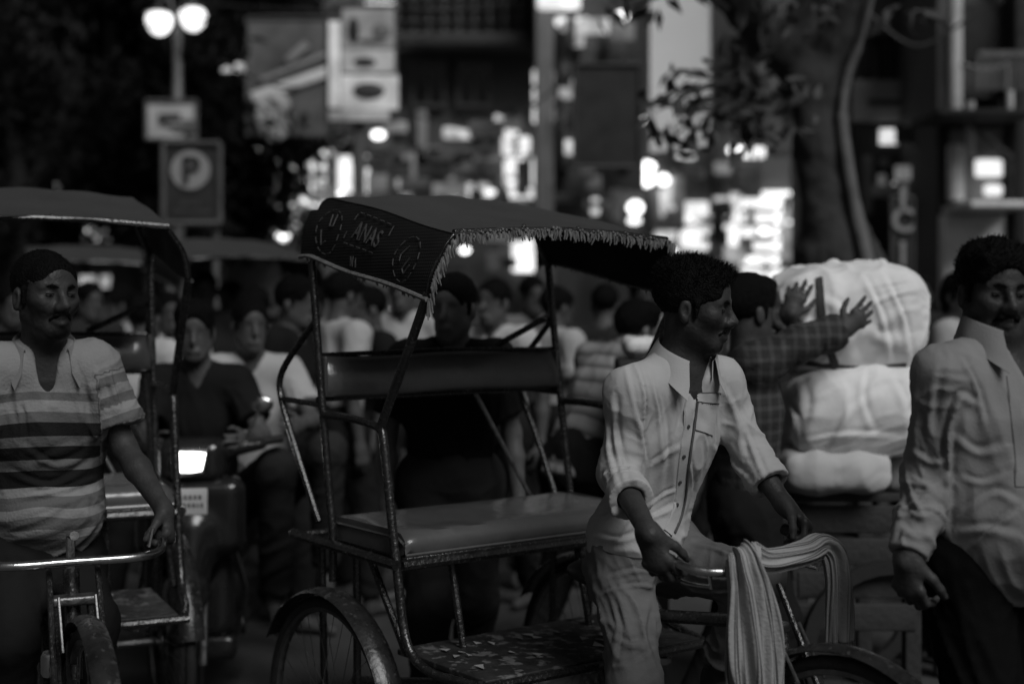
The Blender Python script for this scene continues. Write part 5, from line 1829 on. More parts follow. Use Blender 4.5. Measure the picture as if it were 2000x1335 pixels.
# ------------------------------------------------------------------ loaded hand cart, sacks and the porter
def sacks():
    C_W = cloth_mat('white woven sack', 0.8, 0.7, 0.08, 0.5, 6)
    Y = 5.4
    # cart
    c0, c1 = at(1540, 945, 5.3), at(1790, 945, 5.3)
    ct = thing('hand_cart', ((c0.x + c1.x) / 2, 5.6, 0), 'low dark wooden hand cart carrying the white sacks', 'cart')
    WOOD = mat('dark cart wood', 0.03, 0.8, 0, 0.4, 12, bump=0.5, bscale=40)
    zt = c0.z - 0.02
    for k in range(7):
        MB().bbox(((c0.x + c1.x) / 2, 5.28 + 0.115 * k, zt - 0.02), (c1.x - c0.x, 0.108, 0.03), 0.004).build('plank', WOOD, ct, world=True)
    for x in (c0.x + 0.03, c1.x - 0.03):
        for y in (5.26, 5.98):
            MB().bbox((x, y, zt / 2 - 0.02), (0.06, 0.06, zt - 0.06), 0.006).build('leg', WOOD, ct, world=True)
    for z in (zt - 0.10, zt - 0.22, zt - 0.34, zt - 0.46):
        MB().bbox(((c0.x + c1.x) / 2, 5.235, z), (c1.x - c0.x - 0.04, 0.022, 0.10), 0.006).build('side_board', WOOD, ct, world=True)
    for y in (5.2, 6.05):
        wheel_c = Vector(((c0.x + c1.x) / 2 + 0.12, y, 0.33))
        MB().lathe(wheel_c, [(0.28, -0.02), (0.33, -0.02), (0.33, 0.02), (0.28, 0.02), (0.28, -0.02)], 32, (0, 1, 0)).build('wheel', M_RUBBER, ct, world=True)

    def sack(rect, Yc, depth, label, seed, tilt=0.0, straps=(), ruff=False, cre=()):
        x0, y0, x1, y1 = rect
        a, b = at(x0, y1, Yc), at(x1, y0, Yc)
        c = (a + b) / 2
        hx, hz = (b.x - a.x) / 2, (b.z - a.z) / 2
        M = Matrix.Rotation(tilt, 3, 'Y')
        rt = thing('sack', (c.x, c.y, a.z), label, 'sack', 'white sacks on the cart')
        dp1, dp2 = folds((0.25, 0, 1), 0.012, 2.2, 8, seed), folds((1, 0, 0.5), 0.007, 3, 14, seed + 4)
        dp = lambda p: dp1(p) + dp2(p)
        pr = [rbox(c, (hx * 0.98, depth, hz * 0.97), min(hx, hz) * 0.62, 0.05, M, disp=dp), el(c + M @ Vector((hx * 0.3, 0, hz * 0.12)), (hx * 0.7, depth * 1.05, hz * 0.9), 0.08, M, disp=dp), el(c - M @ Vector((hx * 0.35, 0, 0)), (hx * 0.62, depth, hz * 0.95), 0.08, M, disp=dp)]
        if ruff:
            for k, (fx, fz) in enumerate(((-0.1, 0.98), (0.55, 1.0), (0.25, 0.95))):
                pr.append(rc(c + M @ Vector((hx * fx, 0, hz * fz * 0.9)), c + M @ Vector((hx * fx * 1.05, 0, hz * fz * 1.06)), 0.035, 0.015, 0.03, disp=dp))
        me = blob_mesh('fabric', pr, 0.008)
        creases(me, cre, 0.009, 12)
        bv = bvh_of(me)
        link_mesh('fabric', me, C_W if hz > 0.1 else cloth_mat('darker white sack', 0.5), rt, True)  # small sacks get a darker white than the big ones
        for pts in straps:
            strip(bv, pts, 0.022, 'strap', cloth_mat('dark strap', 0.06), rt, 0.006, 0.004)
        return rt
    sack((1525, 715, 1800, 885), 5.35, 0.24, 'plump white sack lying under the big strapped sack', 7, cre=[[0.5, (1560, 862), (1650, 846), (1745, 850)], [0.7, (1690, 722), (1684, 780), (1705, 840)], [0.8, (1560, 735), (1572, 790), (1545, 850)], [0.6, (1740, 730), (1770, 790), (1780, 850)], [(1535, 790), (1556, 812), (1550, 845)], [0.6, (1620, 870), (1660, 800), (1720, 760)]])
    sack((1522, 880, 1715, 945), 5.30, 0.18, 'small flat white sack at the bottom on the cart boards', 9)
    sack((1505, 525, 1790, 725), 5.40, 0.24, 'biggest white sack on top with a dark strap round it', 5, R(-4), straps=([(1600, 545), (1604, 600), (1612, 655), (1632, 715)], [(1545, 700), (1600, 712), (1680, 718), (1770, 712)]), ruff=True, cre=[[(1690, 545), (1725, 620), (1742, 710)], [1.3, (1728, 540), (1765, 620), (1778, 700)], [(1640, 555), (1652, 640), (1668, 705)], [(1560, 565), (1548, 620), (1562, 690)], [(1580, 550), (1575, 600), (1590, 660)], [(1610, 580), (1640, 600), (1655, 640)], [(1520, 640), (1560, 620), (1590, 640)], [(1700, 640), (1730, 660), (1770, 655)]])
    sack((1700, 885, 1830, 950), 5.45, 0.18, 'small white sack half hidden behind the passing man on the cart', 11)

    c = at(1252, 676, 5.7)
    bx = thing('cloth_bundle', (c.x, 5.7, 0), 'white cloth bundle on a crate stack behind the puller shoulder', 'bundle')
    blob('cloth', [rbox(c, (0.07, 0.1, 0.034), 0.03, 0.02, disp=folds((0, 0, 1), 0.008, 5, 20, 3))], C_W, bx, 0.008)
    MB().bbox((c.x, 5.7, (c.z - 0.05) / 2), (0.2, 0.24, c.z - 0.05), 0.01).build('crate_stack', WOOD, bx, world=True)

    # porter: plaid shirt, arms out against the top sack
    J = dict(pelvis=at(1455, 985, 5.05), chest=at(1462, 800, 5.05), neck=at(1462, 690, 5.05), head=at(1462, 612, 5.05), shR=at(1478, 715, 4.93), shL=at(1470, 700, 5.22),
             elR=at(1560, 672, 4.95), elL=at(1500, 655, 5.20), wrR=at(1645, 645, 5.02), wrL=at(1540, 618, 5.10), hipR=at(1460, 1010, 4.98), hipL=at(1450, 1010, 5.15))
    J.update(knR=Vector((J['hipR'].x + 0.1, 4.95, 0.5)), knL=Vector((J['hipL'].x - 0.02, 5.15, 0.5)), anR=Vector((J['hipR'].x + 0.05, 4.95, 0.09)), anL=Vector((J['hipL'].x - 0.2, 5.15, 0.1)))
    p = thing('person', (J['pelvis'].x, J['pelvis'].y, 0), 'porter in dark plaid shirt reaching out to steady the white sacks', 'person', 'people walking in the street')
    Mh = head_frame(R(118), R(2))
    pr = body_prims(J) + head_prims(J['head'], Mh, 1.02, J['neck'], False)
    f = (J['wrR'] - J['elR']).normalized()
    pr += hand_prims(J['wrR'], (0.75, 0.05, 0.55), (0.1, -1, 0.1), -1, 0.3, 0.95, 0.16, curls=(0.2, 0.28, 0.36, 0.45), thumb=(0.9, 0.2))
    pr += hand_prims(J['wrL'], (0.35, 0.1, 0.9), (-0.2, -1, 0), 1, 0.3, 0.95, 0.14, curls=(0.25, 0.3, 0.4, 0.5), thumb=(0.8, 0.2))
    blob('body', pr, skin_mat(0.055, 1), p, 0.0065)
    blob('hair', hair_prims(J['head'], Mh, 1.02, 'thick', 12), hair_mat(), p, 0.007)
    me = blob_mesh('shirt', shirt_prims(J, 0.02, 0.12, (0.9, 0.9), 0.008, 44, vneck=0.05), 0.008)
    pm = mat('dark plaid cloth', 0.018, 0.9, 0, 0.2, 9, bump=0.3, bscale=120)
    nt = pm.node_tree
    b = nt.nodes['Principled BSDF']
    old = b.inputs['Base Color'].links[0].from_socket
    tc = nt.nodes.new('ShaderNodeTexCoord')
    acc = None
    for d in ('X', 'Z'):
        w = nt.nodes.new('ShaderNodeTexWave')
        w.bands_direction = d
        w.inputs['Scale'].default_value = 7.5
        w.inputs['Distortion'].default_value = 0.8
        nt.links.new(tc.outputs['Object'], w.inputs['Vector'])
        mr = nt.nodes.new('ShaderNodeMapRange')
        mr.inputs['From Min'].default_value, mr.inputs['From Max'].default_value = 0.6, 0.8
        mr.inputs['To Max'].default_value = 0.022
        nt.links.new(w.outputs['Fac'], mr.inputs['Value'])
        ad = nt.nodes.new('ShaderNodeMath')
        nt.links.new(acc or old, ad.inputs[0])
        nt.links.new(mr.outputs[0], ad.inputs[1])
        acc = ad.outputs[0]
    nt.links.new(acc, b.inputs['Base Color'])
    link_mesh('shirt', me, pm, p, True)
    blob('trousers', trouser_prims(J, 0.018, 0.006, 9), cloth_mat('dark trousers', 0.016), p, 0.011)


sacks()


# ------------------------------------------------------------------ the crowd
def crowd():
    W1, W2, W3 = cloth_mat('white shirt cotton', 0.5), cloth_mat('pale shirt', 0.4), cloth_mat('mid grey shirt', 0.14)
    D1, D2 = cloth_mat('black polyester', 0.014), cloth_mat('dark cotton', 0.028)

    def stand(px, Y, h, yaw, label, shirt, style='short', arms='down', hy=None, seed=0, sleeve='short', skin=0.075, pants=None, group='people walking in the street', res=None):
        b = at(px, 700, Y)
        return crowd_person((b.x, Y, 0), R(yaw), label, h, shirt, pants, skin, style, arms, None if hy is None else R(hy), seed, res or (0.0085 if Y < 6 else 0.012), sleeve, group=group)
    stand(880, 5.25, 1.69, 12, 'man in black tee standing right behind the empty rickshaw seat', D1, 'short', hy=-18, seed=11, skin=0.13, pants=cloth_mat('dim loose trousers', 0.03), res=0.0075)
    stand(560, 7.0, 1.70, 70, 'dark-clothed person with thick hair beside the pillion passenger', D1, 'thick', seed=12)
    stand(400, 9.3, 1.78, 10, 'far walker whose head shows just under the far rickshaw canopy', D2, seed=13)
    stand(457, 9.8, 1.72, -20, 'far walker with pale shoulder right of the scooter rider', W2, seed=14)
    stand(275, 7.2, 1.62, 165, 'person in white shirt seen from behind inside the left rickshaw frame', W1, 'short', seed=15)
    stand(170, 9.0, 1.70, 40, 'dark figure far behind the left puller', D2, seed=16)
    stand(215, 10.5, 1.66, -30, 'grey-shirted far walker between the left puller and his rickshaw post', W3, seed=17)
    stand(735, 7.6, 1.66, -65, 'dark-haired walker in black seen left of the slanting hood post', D1, seed=18)
    stand(690, 9.0, 1.72, 30, 'pale-shirted walker seen above the rickshaw backrest', W2, 'short', seed=19)
    stand(975, 7.4, 1.70, -35, 'white-shirted walker seen over the right half of the backrest', W1, seed=20)
    stand(1035, 9.0, 1.74, 20, 'grey-shirted walker farther back under the canopy opening', W3, seed=21)
    stand(1795, 9.5, 1.76, -10, 'far dark walker left of the woman with long hair', D2, seed=23)
    stand(1858, 7.4, 1.74, 60, 'woman with long dark hair and pale top beside the passing man', W2, 'long', hy=20, seed=24)
    stand(1825, 6.2, 1.28, 35, 'child in white shirt behind the passing man shoulder', W1, seed=25)
    stand(1515, 10.0, 1.70, -40, 'far dark walker above the big sack', D2, seed=26)
    stand(620, 10.5, 1.68, 0, 'far walker in dark clothes left of the rear hood post', D2, seed=27)
    stand(20, 8.2, 1.68, 30, 'dark figure cut by the left edge', D2, seed=28)
    # stooping person in a striped shirt
    b = at(1130, 700, 6.0)
    f = Vector((0.75, 0.66, 0)).normalized()
    r = Vector((f.y, -f.x, 0))
    U = lambda x, y, z: Vector((b.x, 6.0, 0)) + r * x + f * y + Vector((0, 0, z))
    J = dict(pelvis=U(0, 0, 0.93), chest=U(0, 0.16, 1.22), neck=U(0, 0.28, 1.38), head=U(0, 0.36, 1.47), shR=U(0.17, 0.24, 1.35), shL=U(-0.17, 0.24, 1.35), elR=U(0.24, 0.30, 1.08), elL=U(-0.24, 0.3, 1.08), wrR=U(0.18, 0.5, 0.98), wrL=U(-0.2, 0.5, 0.98),
             hipR=U(0.09, 0, 0.9), hipL=U(-0.09, 0, 0.9), knR=U(0.1, 0.12, 0.5), knL=U(-0.1, 0.0, 0.5), anR=U(0.1, 0.1, 0.08), anL=U(-0.1, -0.2, 0.09))
    p, J, Mh = crowd_person(None, R(120), 'stooping person in pale striped shirt between the rickshaw and its puller', 1.68, None, cloth_mat('dark trousers', 0.016), 0.12, 'thick', seed=33, J=J, sleeve='short', amp=0.009)
    for o in p.children:
        if o.name.startswith('shirt'):
            co = mesh_co(o.data)
            up = (J['neck'] - J['pelvis']).normalized()
            set_attr(o.data, 'stripe', (co @ np.array(up)) / 0.075 + 0.15 * vnoise(co * 7, 1))
            o.data.materials.clear()
            o.data.materials.append(attr_stripes('thin striped shirt', [(0, 0.26), (0.55, 0.10), (0.8, 0.2)]))

    # more walkers: copies of figures already built, turned and set apart
    src = [o for o in COL.objects if o.name.startswith('person') and o.parent is None and o.get('group') == 'people walking in the street']
    src = {o['label'].split(' ')[0] + str(i): o for i, o in enumerate(src)}
    pool = [o for o in src.values() if 6.8 < o.location.y < 11]
    more = ((330, 8.4, 40, 'walker half hidden by the left rickshaw front post'), (508, 8.6, -120, 'walker glimpsed between the pillion and the dark-clothed person'), (600, 8.0, 25, 'walker just left of the near canopy hem'), (655, 7.2, 150, 'walker seen from behind at the left end of the backrest'),
            (790, 8.5, -40, 'walker crossing behind the slanting hood post'), (840, 9.6, 60, 'far walker left of the man in the black tee'), (930, 9.8, 10, 'far walker right of the man in the black tee'), (1075, 7.9, 100, 'walker beside the far hood post'),
            (1180, 8.2, -150, 'walker behind the stooping person'), (1250, 9.2, 30, 'far walker left of the puller head'), (1420, 8.8, 70, 'walker hidden mostly behind the porter'), (1740, 8.6, -60, 'walker right above the big sack edge'), (1770, 10.4, 20, 'farthest walker beneath the vertical sign'), (250, 9.6, -100, 'walker between the left puller and the white-shirted back'))
    for i, (px, Y, tw, lb) in enumerate(more):
        s = pool[(i * 5 + 2) % len(pool)]
        c = copy_tree(s)
        b = at(px, 600, Y)
        c.location, c.rotation_euler, c['label'] = (b.x, Y, 0), (0, 0, R(tw)), lb
        k = 0.95 + 0.02 * (i % 6)
        c.scale = (k, k, k)


crowd()


# ------------------------------------------------------------------ trees
def leaf_cloud(blobs, n, size, seed, thick=0.3, droop=0.4):
    """thousands of leaf blades spread through the clumps given as (centre, radii)"""
    rn = np.random.RandomState(seed)
    vols = np.array([r[0] * r[1] * r[2] for _, r in blobs])
    vols = vols ** 0.75
    cnt = np.maximum((n * vols / vols.sum()).astype(int), 8)
    V, Fc = [], []
    base = 0
    for (c, r), m in zip(blobs, cnt):
        d = rn.normal(size=(m, 3))
        d /= np.linalg.norm(d, axis=1)[:, None]
        q = d * (rn.uniform(0.25, 1.0, size=(m, 1)) ** 0.6) * np.array(r) + np.array(c)
        a = rn.normal(size=(m, 3))
        a[:, 2] -= droop * 1.6
        a /= np.linalg.norm(a, axis=1)[:, None]
        b = np.cross(a, rn.normal(size=(m, 3)))
        b /= np.linalg.norm(b, axis=1)[:, None]
        nn = np.cross(a, b)
        s = size * rn.uniform(0.6, 1.3, size=(m, 1))
        w = s * rn.uniform(0.28, 0.45, size=(m, 1))
        p0, p3 = q, q + a * s
        pm = q + a * s * 0.45 - nn * s * 0.08
        p1, p2 = pm + b * w * 0.5, pm - b * w * 0.5
        V.append(np.stack([p0, p1, p3, p2], 1).reshape(-1, 3))
        i = base + np.arange(m) * 4
        Fc.append(np.stack([i, i + 1, i + 2, i + 3], 1))
        base += m * 4
    return np.concatenate(V), np.concatenate(Fc)


def crown(name, blobs, n, size, seed, m, parent):
    v, f = leaf_cloud(blobs, n, size, seed)
    me = bpy.data.meshes.new(name)
    me.from_pydata(v.tolist(), [], f.tolist())
    o = link_mesh(name, me, m, parent, True)
    o['kind'] = 'stuff'
    return o


def leaf_mat(name, v):
    m = mat(name, v, 0.7, 0, 0.5, 3.0, spec=0.12)
    b = m.node_tree.nodes['Principled BSDF']
    b.inputs['Transmission Weight'].default_value = 0.0
    return m


def trees():
    BARK = mat('dark ridged bark', 0.038, 0.9, 0, 0.6, 7, bump=1.0, bscale=14)
    LEAF = leaf_mat('dusty dark leaves', 0.085)
    # big fig tree on the right, trunk forking
    Y = 9.0
    T = lambda px, py, y=Y: at(px, py, y)
    base = T(1640, 560)
    rt = thing('fig_tree', (base.x, Y, 0), 'big forked fig tree with a thick leaning trunk beside the shops', 'tree')
    dp1, dp2 = folds((0.1, 0, 1), 0.028, 1.2, 7, 3), lumps(0.012, 10, 4)
    dp = lambda p: dp1(p) + dp2(p)
    g = T(1640, 560)
    pr = [rc((g.x + 0.02, Y, 0), T(1628, 500), 0.30, 0.185, 0.15, disp=dp), rc(T(1628, 500), T(1602, 280), 0.185, 0.14, 0.12, disp=dp), rc(T(1602, 280), T(1588, 170), 0.14, 0.14, 0.1, disp=dp),
          rc(T(1588, 170), T(1505, 85), 0.13, 0.125, 0.1, disp=dp), rc(T(1505, 85), T(1400, -60), 0.125, 0.11, 0.1, disp=dp), rc(T(1592, 180), T(1640, 80), 0.11, 0.095, 0.08, disp=dp), rc(T(1640, 80), T(1695, -60), 0.095, 0.08, 0.08, disp=dp), rc(T(1695, -60), T(1720, -200), 0.08, 0.06, 0.08, disp=dp),
          rc(T(1650, 400), T(1690, 520), 0.06, 0.09, 0.1, disp=dp), rc(T(1690, 520), (g.x + 0.3, Y - 0.1, 0), 0.09, 0.16, 0.1, disp=dp), rc(T(1400, -60), T(1320, -260), 0.11, 0.08, 0.1, disp=dp), rc(T(1540, 110), T(1570, -60), 0.07, 0.05, 0.06, disp=dp)]
    blob('trunk', pr, BARK, rt, 0.022)
    # added pale strip: light on the trunk's right edge put into its colour
    MB().tube(spline([T(1708, -30, 8.85), T(1685, 70, 8.85), T(1655, 150, 8.86), T(1645, 230, 8.84), T(1655, 320, 8.82), T(1675, 430, 8.8), T(1705, 560, 8.75)], 6), [0.02] * 8 + [0.03] * 10 + [0.04] * 12 + [0.045] * 7, 10).build('trunk_lit_edge', mat('pale lit trunk edge', 0.13, 0.8, 0, 0.35, 6, bump=0.5, bscale=20), rt, world=True)
    rn = random.Random(9)
    bl = []
    for (px, py, y, rx, rz) in ((1330, 190, 8.6, 0.30, 0.18), (1400, 175, 8.7, 0.34, 0.2), (1460, 210, 8.6, 0.32, 0.22), (1400, 240, 8.5, 0.30, 0.14), (1300, 225, 8.6, 0.22, 0.14), (1500, 250, 8.5, 0.26, 0.16), (1540, 190, 8.5, 0.22, 0.2),
                            (1440, 130, 8.7, 0.24, 0.16), (1570, 10, 8.6, 0.3, 0.2), (1490, 25, 8.6, 0.2, 0.14), (1760, 30, 8.8, 0.2, 0.12), (1230, 5, 8.6, 0.3, 0.10), (1320, -30, 8.6, 0.3, 0.10), (1380, 260, 8.5, 0.12, 0.14), (1320, 265, 8.6, 0.1, 0.12)):
        c = at(px, py, y)
        bl.append(((c.x, c.y, c.z), (rx, 0.3, rz)))
    for k in range(18):
        c = at(rn.uniform(1200, 1850), rn.uniform(-420, -190), rn.uniform(7.8, 10.0))
        bl.append(((c.x, c.y, c.z), (rn.uniform(0.5, 0.9), rn.uniform(0.5, 0.9), rn.uniform(0.25, 0.45))))
    crown('crown', bl, 3000, 0.15, 5, LEAF, rt)
    tw = MB()
    for (a, b_) in (((1500, 120), (1440, 160)), ((1440, 160), (1330, 190)), ((1440, 160), (1400, 235)), ((1560, 190), (1500, 250)), ((1420, 20), (1340, -20)), ((1340, -20), (1235, 15))):
        tw.tube([T(*a, 8.75), T((a[0] + b_[0]) / 2, (a[1] + b_[1]) / 2 - 8, 8.7), T(*b_, 8.6)], [0.03, 0.022, 0.012], 6)
    tw.build('twigs', BARK, rt, world=True, kind='stuff')
    # dark trees on the left
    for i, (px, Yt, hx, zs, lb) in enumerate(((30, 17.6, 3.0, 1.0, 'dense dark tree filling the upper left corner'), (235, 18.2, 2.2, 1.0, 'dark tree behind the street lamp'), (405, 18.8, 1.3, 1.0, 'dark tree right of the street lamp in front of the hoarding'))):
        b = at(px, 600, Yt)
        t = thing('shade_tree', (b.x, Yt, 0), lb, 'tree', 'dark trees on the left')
        blob('trunk', [rc((b.x, Yt, 0), (b.x + 0.1, Yt, 2.4), 0.26, 0.17, 0.1, disp=dp), rc((b.x + 0.1, Yt, 2.4), (b.x + 0.7, Yt + 0.2, 4.4), 0.15, 0.09, 0.1, disp=dp), rc((b.x + 0.1, Yt, 2.3), (b.x - 0.8, Yt + 0.1, 4.2), 0.14, 0.08, 0.1, disp=dp), rc((b.x + 0.1, Yt, 2.4), (b.x, Yt - 0.5, 5.0), 0.13, 0.07, 0.1, disp=dp)], mat('darker bark', 0.015, 0.9, 0, 0.4, 8), t, 0.035)  # left trunks use a darker bark value than the fig
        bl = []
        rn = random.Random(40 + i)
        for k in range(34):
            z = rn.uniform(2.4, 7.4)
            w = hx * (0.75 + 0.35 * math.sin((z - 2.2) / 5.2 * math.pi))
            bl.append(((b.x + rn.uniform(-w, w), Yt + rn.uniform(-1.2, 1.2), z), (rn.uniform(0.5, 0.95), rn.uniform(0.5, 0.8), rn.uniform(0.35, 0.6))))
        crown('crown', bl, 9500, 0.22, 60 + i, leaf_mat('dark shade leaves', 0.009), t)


trees()


# ------------------------------------------------------------------ street lamp, signs and hoardings
M_POST = mat('painted steel post', 0.14, 0.5, 0.3, 0.3, 10)
M_FRAME = mat('grey sign frame', 0.10, 0.6, 0, 0.2, 12)
M_DARKB = mat('dark sign face', 0.02, 0.5, 0, 0.4, 4)
M_PALE = mat('pale sign face', 0.55, 0.6, 0, 0.45, 3.5, detail=6)


def board(name, label, cat, rect, Y, m, group=None, thick=0.07, frame=0.04, fm=None, skew=(0, 0)):
    """flat sign: face panel with a raised frame. rect in pixels at depth Y"""
    x0, y0, x1, y1 = rect
    a, b, c, d = at(x0, y1, Y), at(x1, y1 + skew[1], Y), at(x1, y0 + skew[0], Y), at(x0, y0, Y)
    rt = thing(name, ((a.x + b.x) / 2, Y + thick / 2, min(a.z, b.z)), label, cat, group)
    face = MB().prism([a, b, c, d], (0, thick, 0)).build('panel', m, rt, world=True, smooth=False)
    if frame:
        for p, q in ((a, b), (b, c), (c, d), (d, a)):
            f = Vector((0, -0.012, 0))
            MB().tube([p + f, q + f], frame * 0.5, 6).build('frame', fm or M_FRAME, rt, world=True)
    return rt, face


def text_mesh(body, size, name, m, parent, M, bold=0.0):
    cu = bpy.data.curves.new(name, 'FONT')
    cu.body, cu.size, cu.extrude, cu.offset = body, size, 0.01, bold
    cu.align_x, cu.align_y = 'CENTER', 'CENTER'
    t = bpy.data.objects.new('tmp', cu)
    COL.objects.link(t)
    me = bpy.data.meshes.new_from_object(t.evaluated_get(bpy.context.evaluated_depsgraph_get()))
    bpy.data.objects.remove(t)
    me.transform(M)
    return link_mesh(name, me, m, parent, True)


UPRIGHT = Matrix.Rotation(math.pi / 2, 4, 'X')


def street_lamp():
    Y = 16.0
    b = at(347, 600, Y)
    rt = thing('street_lamp', (b.x, Y, 0), 'twin-globe street lamp with both bell globes lit', 'street lamp')
    top = at(347, 30, Y)
    MB().lathe((b.x, Y, 0), [(0.16, 0), (0.16, 0.25), (0.10, 0.35), (0.08, 1.2), (0.065, top.z - 1.1), (0.075, top.z - 1.08), (0.09, top.z - 1.0), (0.06, top.z - 0.95), (0.045, top.z), (0, top.z + 0.04)], 16).build('post', M_POST, rt, world=True)
    for px, py in ((311, 45), (377, 37)):
        c = at(px, py, Y)
        MB().tube(spline([(b.x, Y, top.z - 0.25), (b.x + (c.x - b.x) * 0.4, Y, c.z + 0.24), (c.x, Y, c.z + 0.23), (c.x, Y, c.z + 0.14)], 5), 0.022, 8).build('arm', M_POST, rt, world=True)
        g = MB().lathe((c.x, Y, c.z), [(0.0, 0.12), (0.085, 0.115), (0.135, 0.09), (0.148, 0.045), (0.138, -0.02), (0.112, -0.075), (0.075, -0.115), (0.035, -0.135), (0, -0.14)], 24).build('globe', lit('lamp glass', 1.7, 0.9, 0.15), rt, world=True)
        MB().lathe((c.x, Y, c.z), [(0.0, 0.165), (0.05, 0.16), (0.11, 0.135), (0.16, 0.105), (0.10, 0.13), (0, 0.14)], 20).build('cap', M_POST, g, world=True)
    r, f = board('advert_board', 'pale picture board fixed to the lamp post above the parking sign', 'sign', (286, 197, 384, 272), 15.8, M_PALE, 'hoardings')
    rn = random.Random(2)
    for k in range(5):
        c = at(rn.uniform(300, 372), rn.uniform(210, 262), 15.77)
        MB().bbox(c, (rn.uniform(0.1, 0.3), 0.012, rn.uniform(0.03, 0.1)), 0.004).build('picture_patch', mat('sign patch %d' % (k % 3), (0.06, 0.15, 0.4)[k % 3], 0.6), r, world=True)
    # parking sign
    Y = 12.0
    r, f = board('parking_sign', 'dark parking sign with a white disc and letter P', 'sign', (319, 280, 430, 436), Y, mat('parking sign face', 0.028, 0.5, 0, 0.2, 5), thick=0.06, frame=0.05, fm=mat('parking sign frame', 0.09, 0.5))
    c = at(372, 332, Y - 0.01)
    MB().lathe(c, [(0, 0.01), (0.165, 0.01), (0.165, -0.01), (0, -0.01)], 36, (0, -1, 0)).build('disc', mat('sign white disc', 0.30, 0.6, 0, 0.1), r, world=True)
    text_mesh('P', 0.30, 'letter', mat('sign letter dark', 0.03, 0.5), r, Matrix.Translation(at(372, 334, Y - 0.03)) @ UPRIGHT, 0.008)
    for (x0, x1, y) in ((352, 390, 398), (340, 408, 414)):     # two short lines of small print, unreadable
        xx = x0
        while xx < x1:
            w = 5 + (xx * 7 % 4)
            a, b_ = at(xx, y + 3, Y - 0.012), at(xx + w, y - 3, Y - 0.012)
            MB().box(((a.x + b_.x) / 2, Y - 0.008, (a.z + b_.z) / 2), (b_.x - a.x, 0.008, b_.z - a.z)).build('small_print', mat('sign small print', 0.08, 0.6), r, world=True, smooth=False)
            xx += w + 3
    for px in (330, 420):
        q = at(px, 436, Y + 0.05)
        MB().tube([(q.x, Y + 0.09, 0), (q.x, Y + 0.09, q.z + 0.4)], 0.03, 8).build('post', M_POST, r, world=True)


street_lamp()


def hoardings():
    H = 'hoardings'
    # leaning picture hoarding
    r, f = board('hoarding', 'big dark picture hoarding with a pale slanting band left of the tall sign column', 'sign', (482, 35, 640, 265), 17.5, mat('printed hoarding', 0.12, 0.6, 0, 0.7, 1.6, detail=3), H)
    for (p, q, w, v) in (((492, 190), (640, 140), 0.13, 0.75), ((500, 160), (640, 105), 0.05, 0.35), ((560, 120), (600, 85), 0.10, 0.3)):
        a, b = at(*p, 17.45), at(*q, 17.45)
        d = (b - a)
        ang = math.atan2(d.z, d.x)
        MB().bbox((a + b) / 2, (d.length, 0.015, w), 0.004, Matrix.Rotation(-ang, 3, 'Y')).build('picture_band', mat('picture band %.2f' % v, v, 0.6, 0, 0.3, 3), r, world=True)
    a = at(535, 225, 17.45)
    MB().ball(a, 0.3, 16, (0.75, 0.06, 1.1)).build('picture_patch', mat('picture face patch', 0.5, 0.7, 0, 0.3, 4), r, world=True)
    # tall sign column
    r, f = board('sign_column', 'tall column of stacked pale advert panels in the middle of the street', 'sign', (641, 12, 772, 238), 15.0, mat('column backing', 0.09, 0.6, 0, 0.3, 3), H)
    for (x0, y0, x1, y1, v) in ((642, 42, 664, 210, 0.30), (668, 18, 770, 95, 0.13), (668, 98, 770, 141, 0.2), (667, 147, 778, 214, 0.30), (642, 216, 760, 236, 0.16)):
        p, q = at(x0, y1, 14.95), at(x1, y0, 14.95)
        MB().bbox(((p.x + q.x) / 2, 14.955, (p.z + q.z) / 2), (q.x - p.x, 0.05, q.z - p.z), 0.008).build('advert_panel', lit('glowing advert %.2f' % v, v * 0.9, v * 1.5, 0.5, 4), r, world=True)  # emission added so the panels come out brighter
    for (cx, cy, rx, rz, v) in ((720, 178, 0.17, 0.09, 0.12), (722, 178, 0.09, 0.05, 0.4), (745, 60, 0.10, 0.09, 0.4), (690, 60, 0.06, 0.14, 0.03), (712, 122, 0.12, 0.05, 0.05), (725, 80, 0.16, 0.03, 0.3)):
        c = at(cx, cy, 14.925 - rx * 0.02)
        MB().ball(c, 1.0, 16, (rx, 0.02, rz)).build('picture_patch', mat('picture patch %.2f' % v, v * 0.5, 0.6, 0, 0.2, 6), r, world=True)
    q = at(700, 240, 15.05)
    MB().tube([(q.x, 15.1, 0), (q.x, 15.1, q.z + 2)], 0.07, 10).build('post', M_POST, r, world=True)
    # black hoarding and the white billboard
    board('hoarding', 'black framed hoarding left of the white billboard', 'sign', (1122, 127, 1250, 326), 13.5, M_DARKB, H, fm=mat('dim frame', 0.05, 0.6))
    board('billboard', 'blank white billboard behind the fig tree leaves', 'sign', (1266, -60, 1392, 302), 15.5, mat('white billboard skin', 0.95, 0.7, 0, 0.06, 1.0), H, skew=(0, -14))
    # vertical bank sign
    r, f = board('vertical_sign', 'narrow vertical sign with pale stacked letters right of the trunk', 'sign', (1742, 385, 1784, 600), 12.0, M_DARKB, H, frame=0.02)
    for ch, y in zip('ICICI', (392, 432, 497, 560, 600)):
        text_mesh(ch, 0.27, 'letter', mat('sign letter pale', 0.30, 0.6), r, Matrix.Translation(at(1763, y, 11.97)) @ UPRIGHT, 0.006)
    q = at(1763, 600, 12.1)
    MB().tube([(q.x, 12.12, 0), (q.x, 12.12, 2.6)], 0.05, 8).build('post', M_POST, r, world=True)


hoardings()


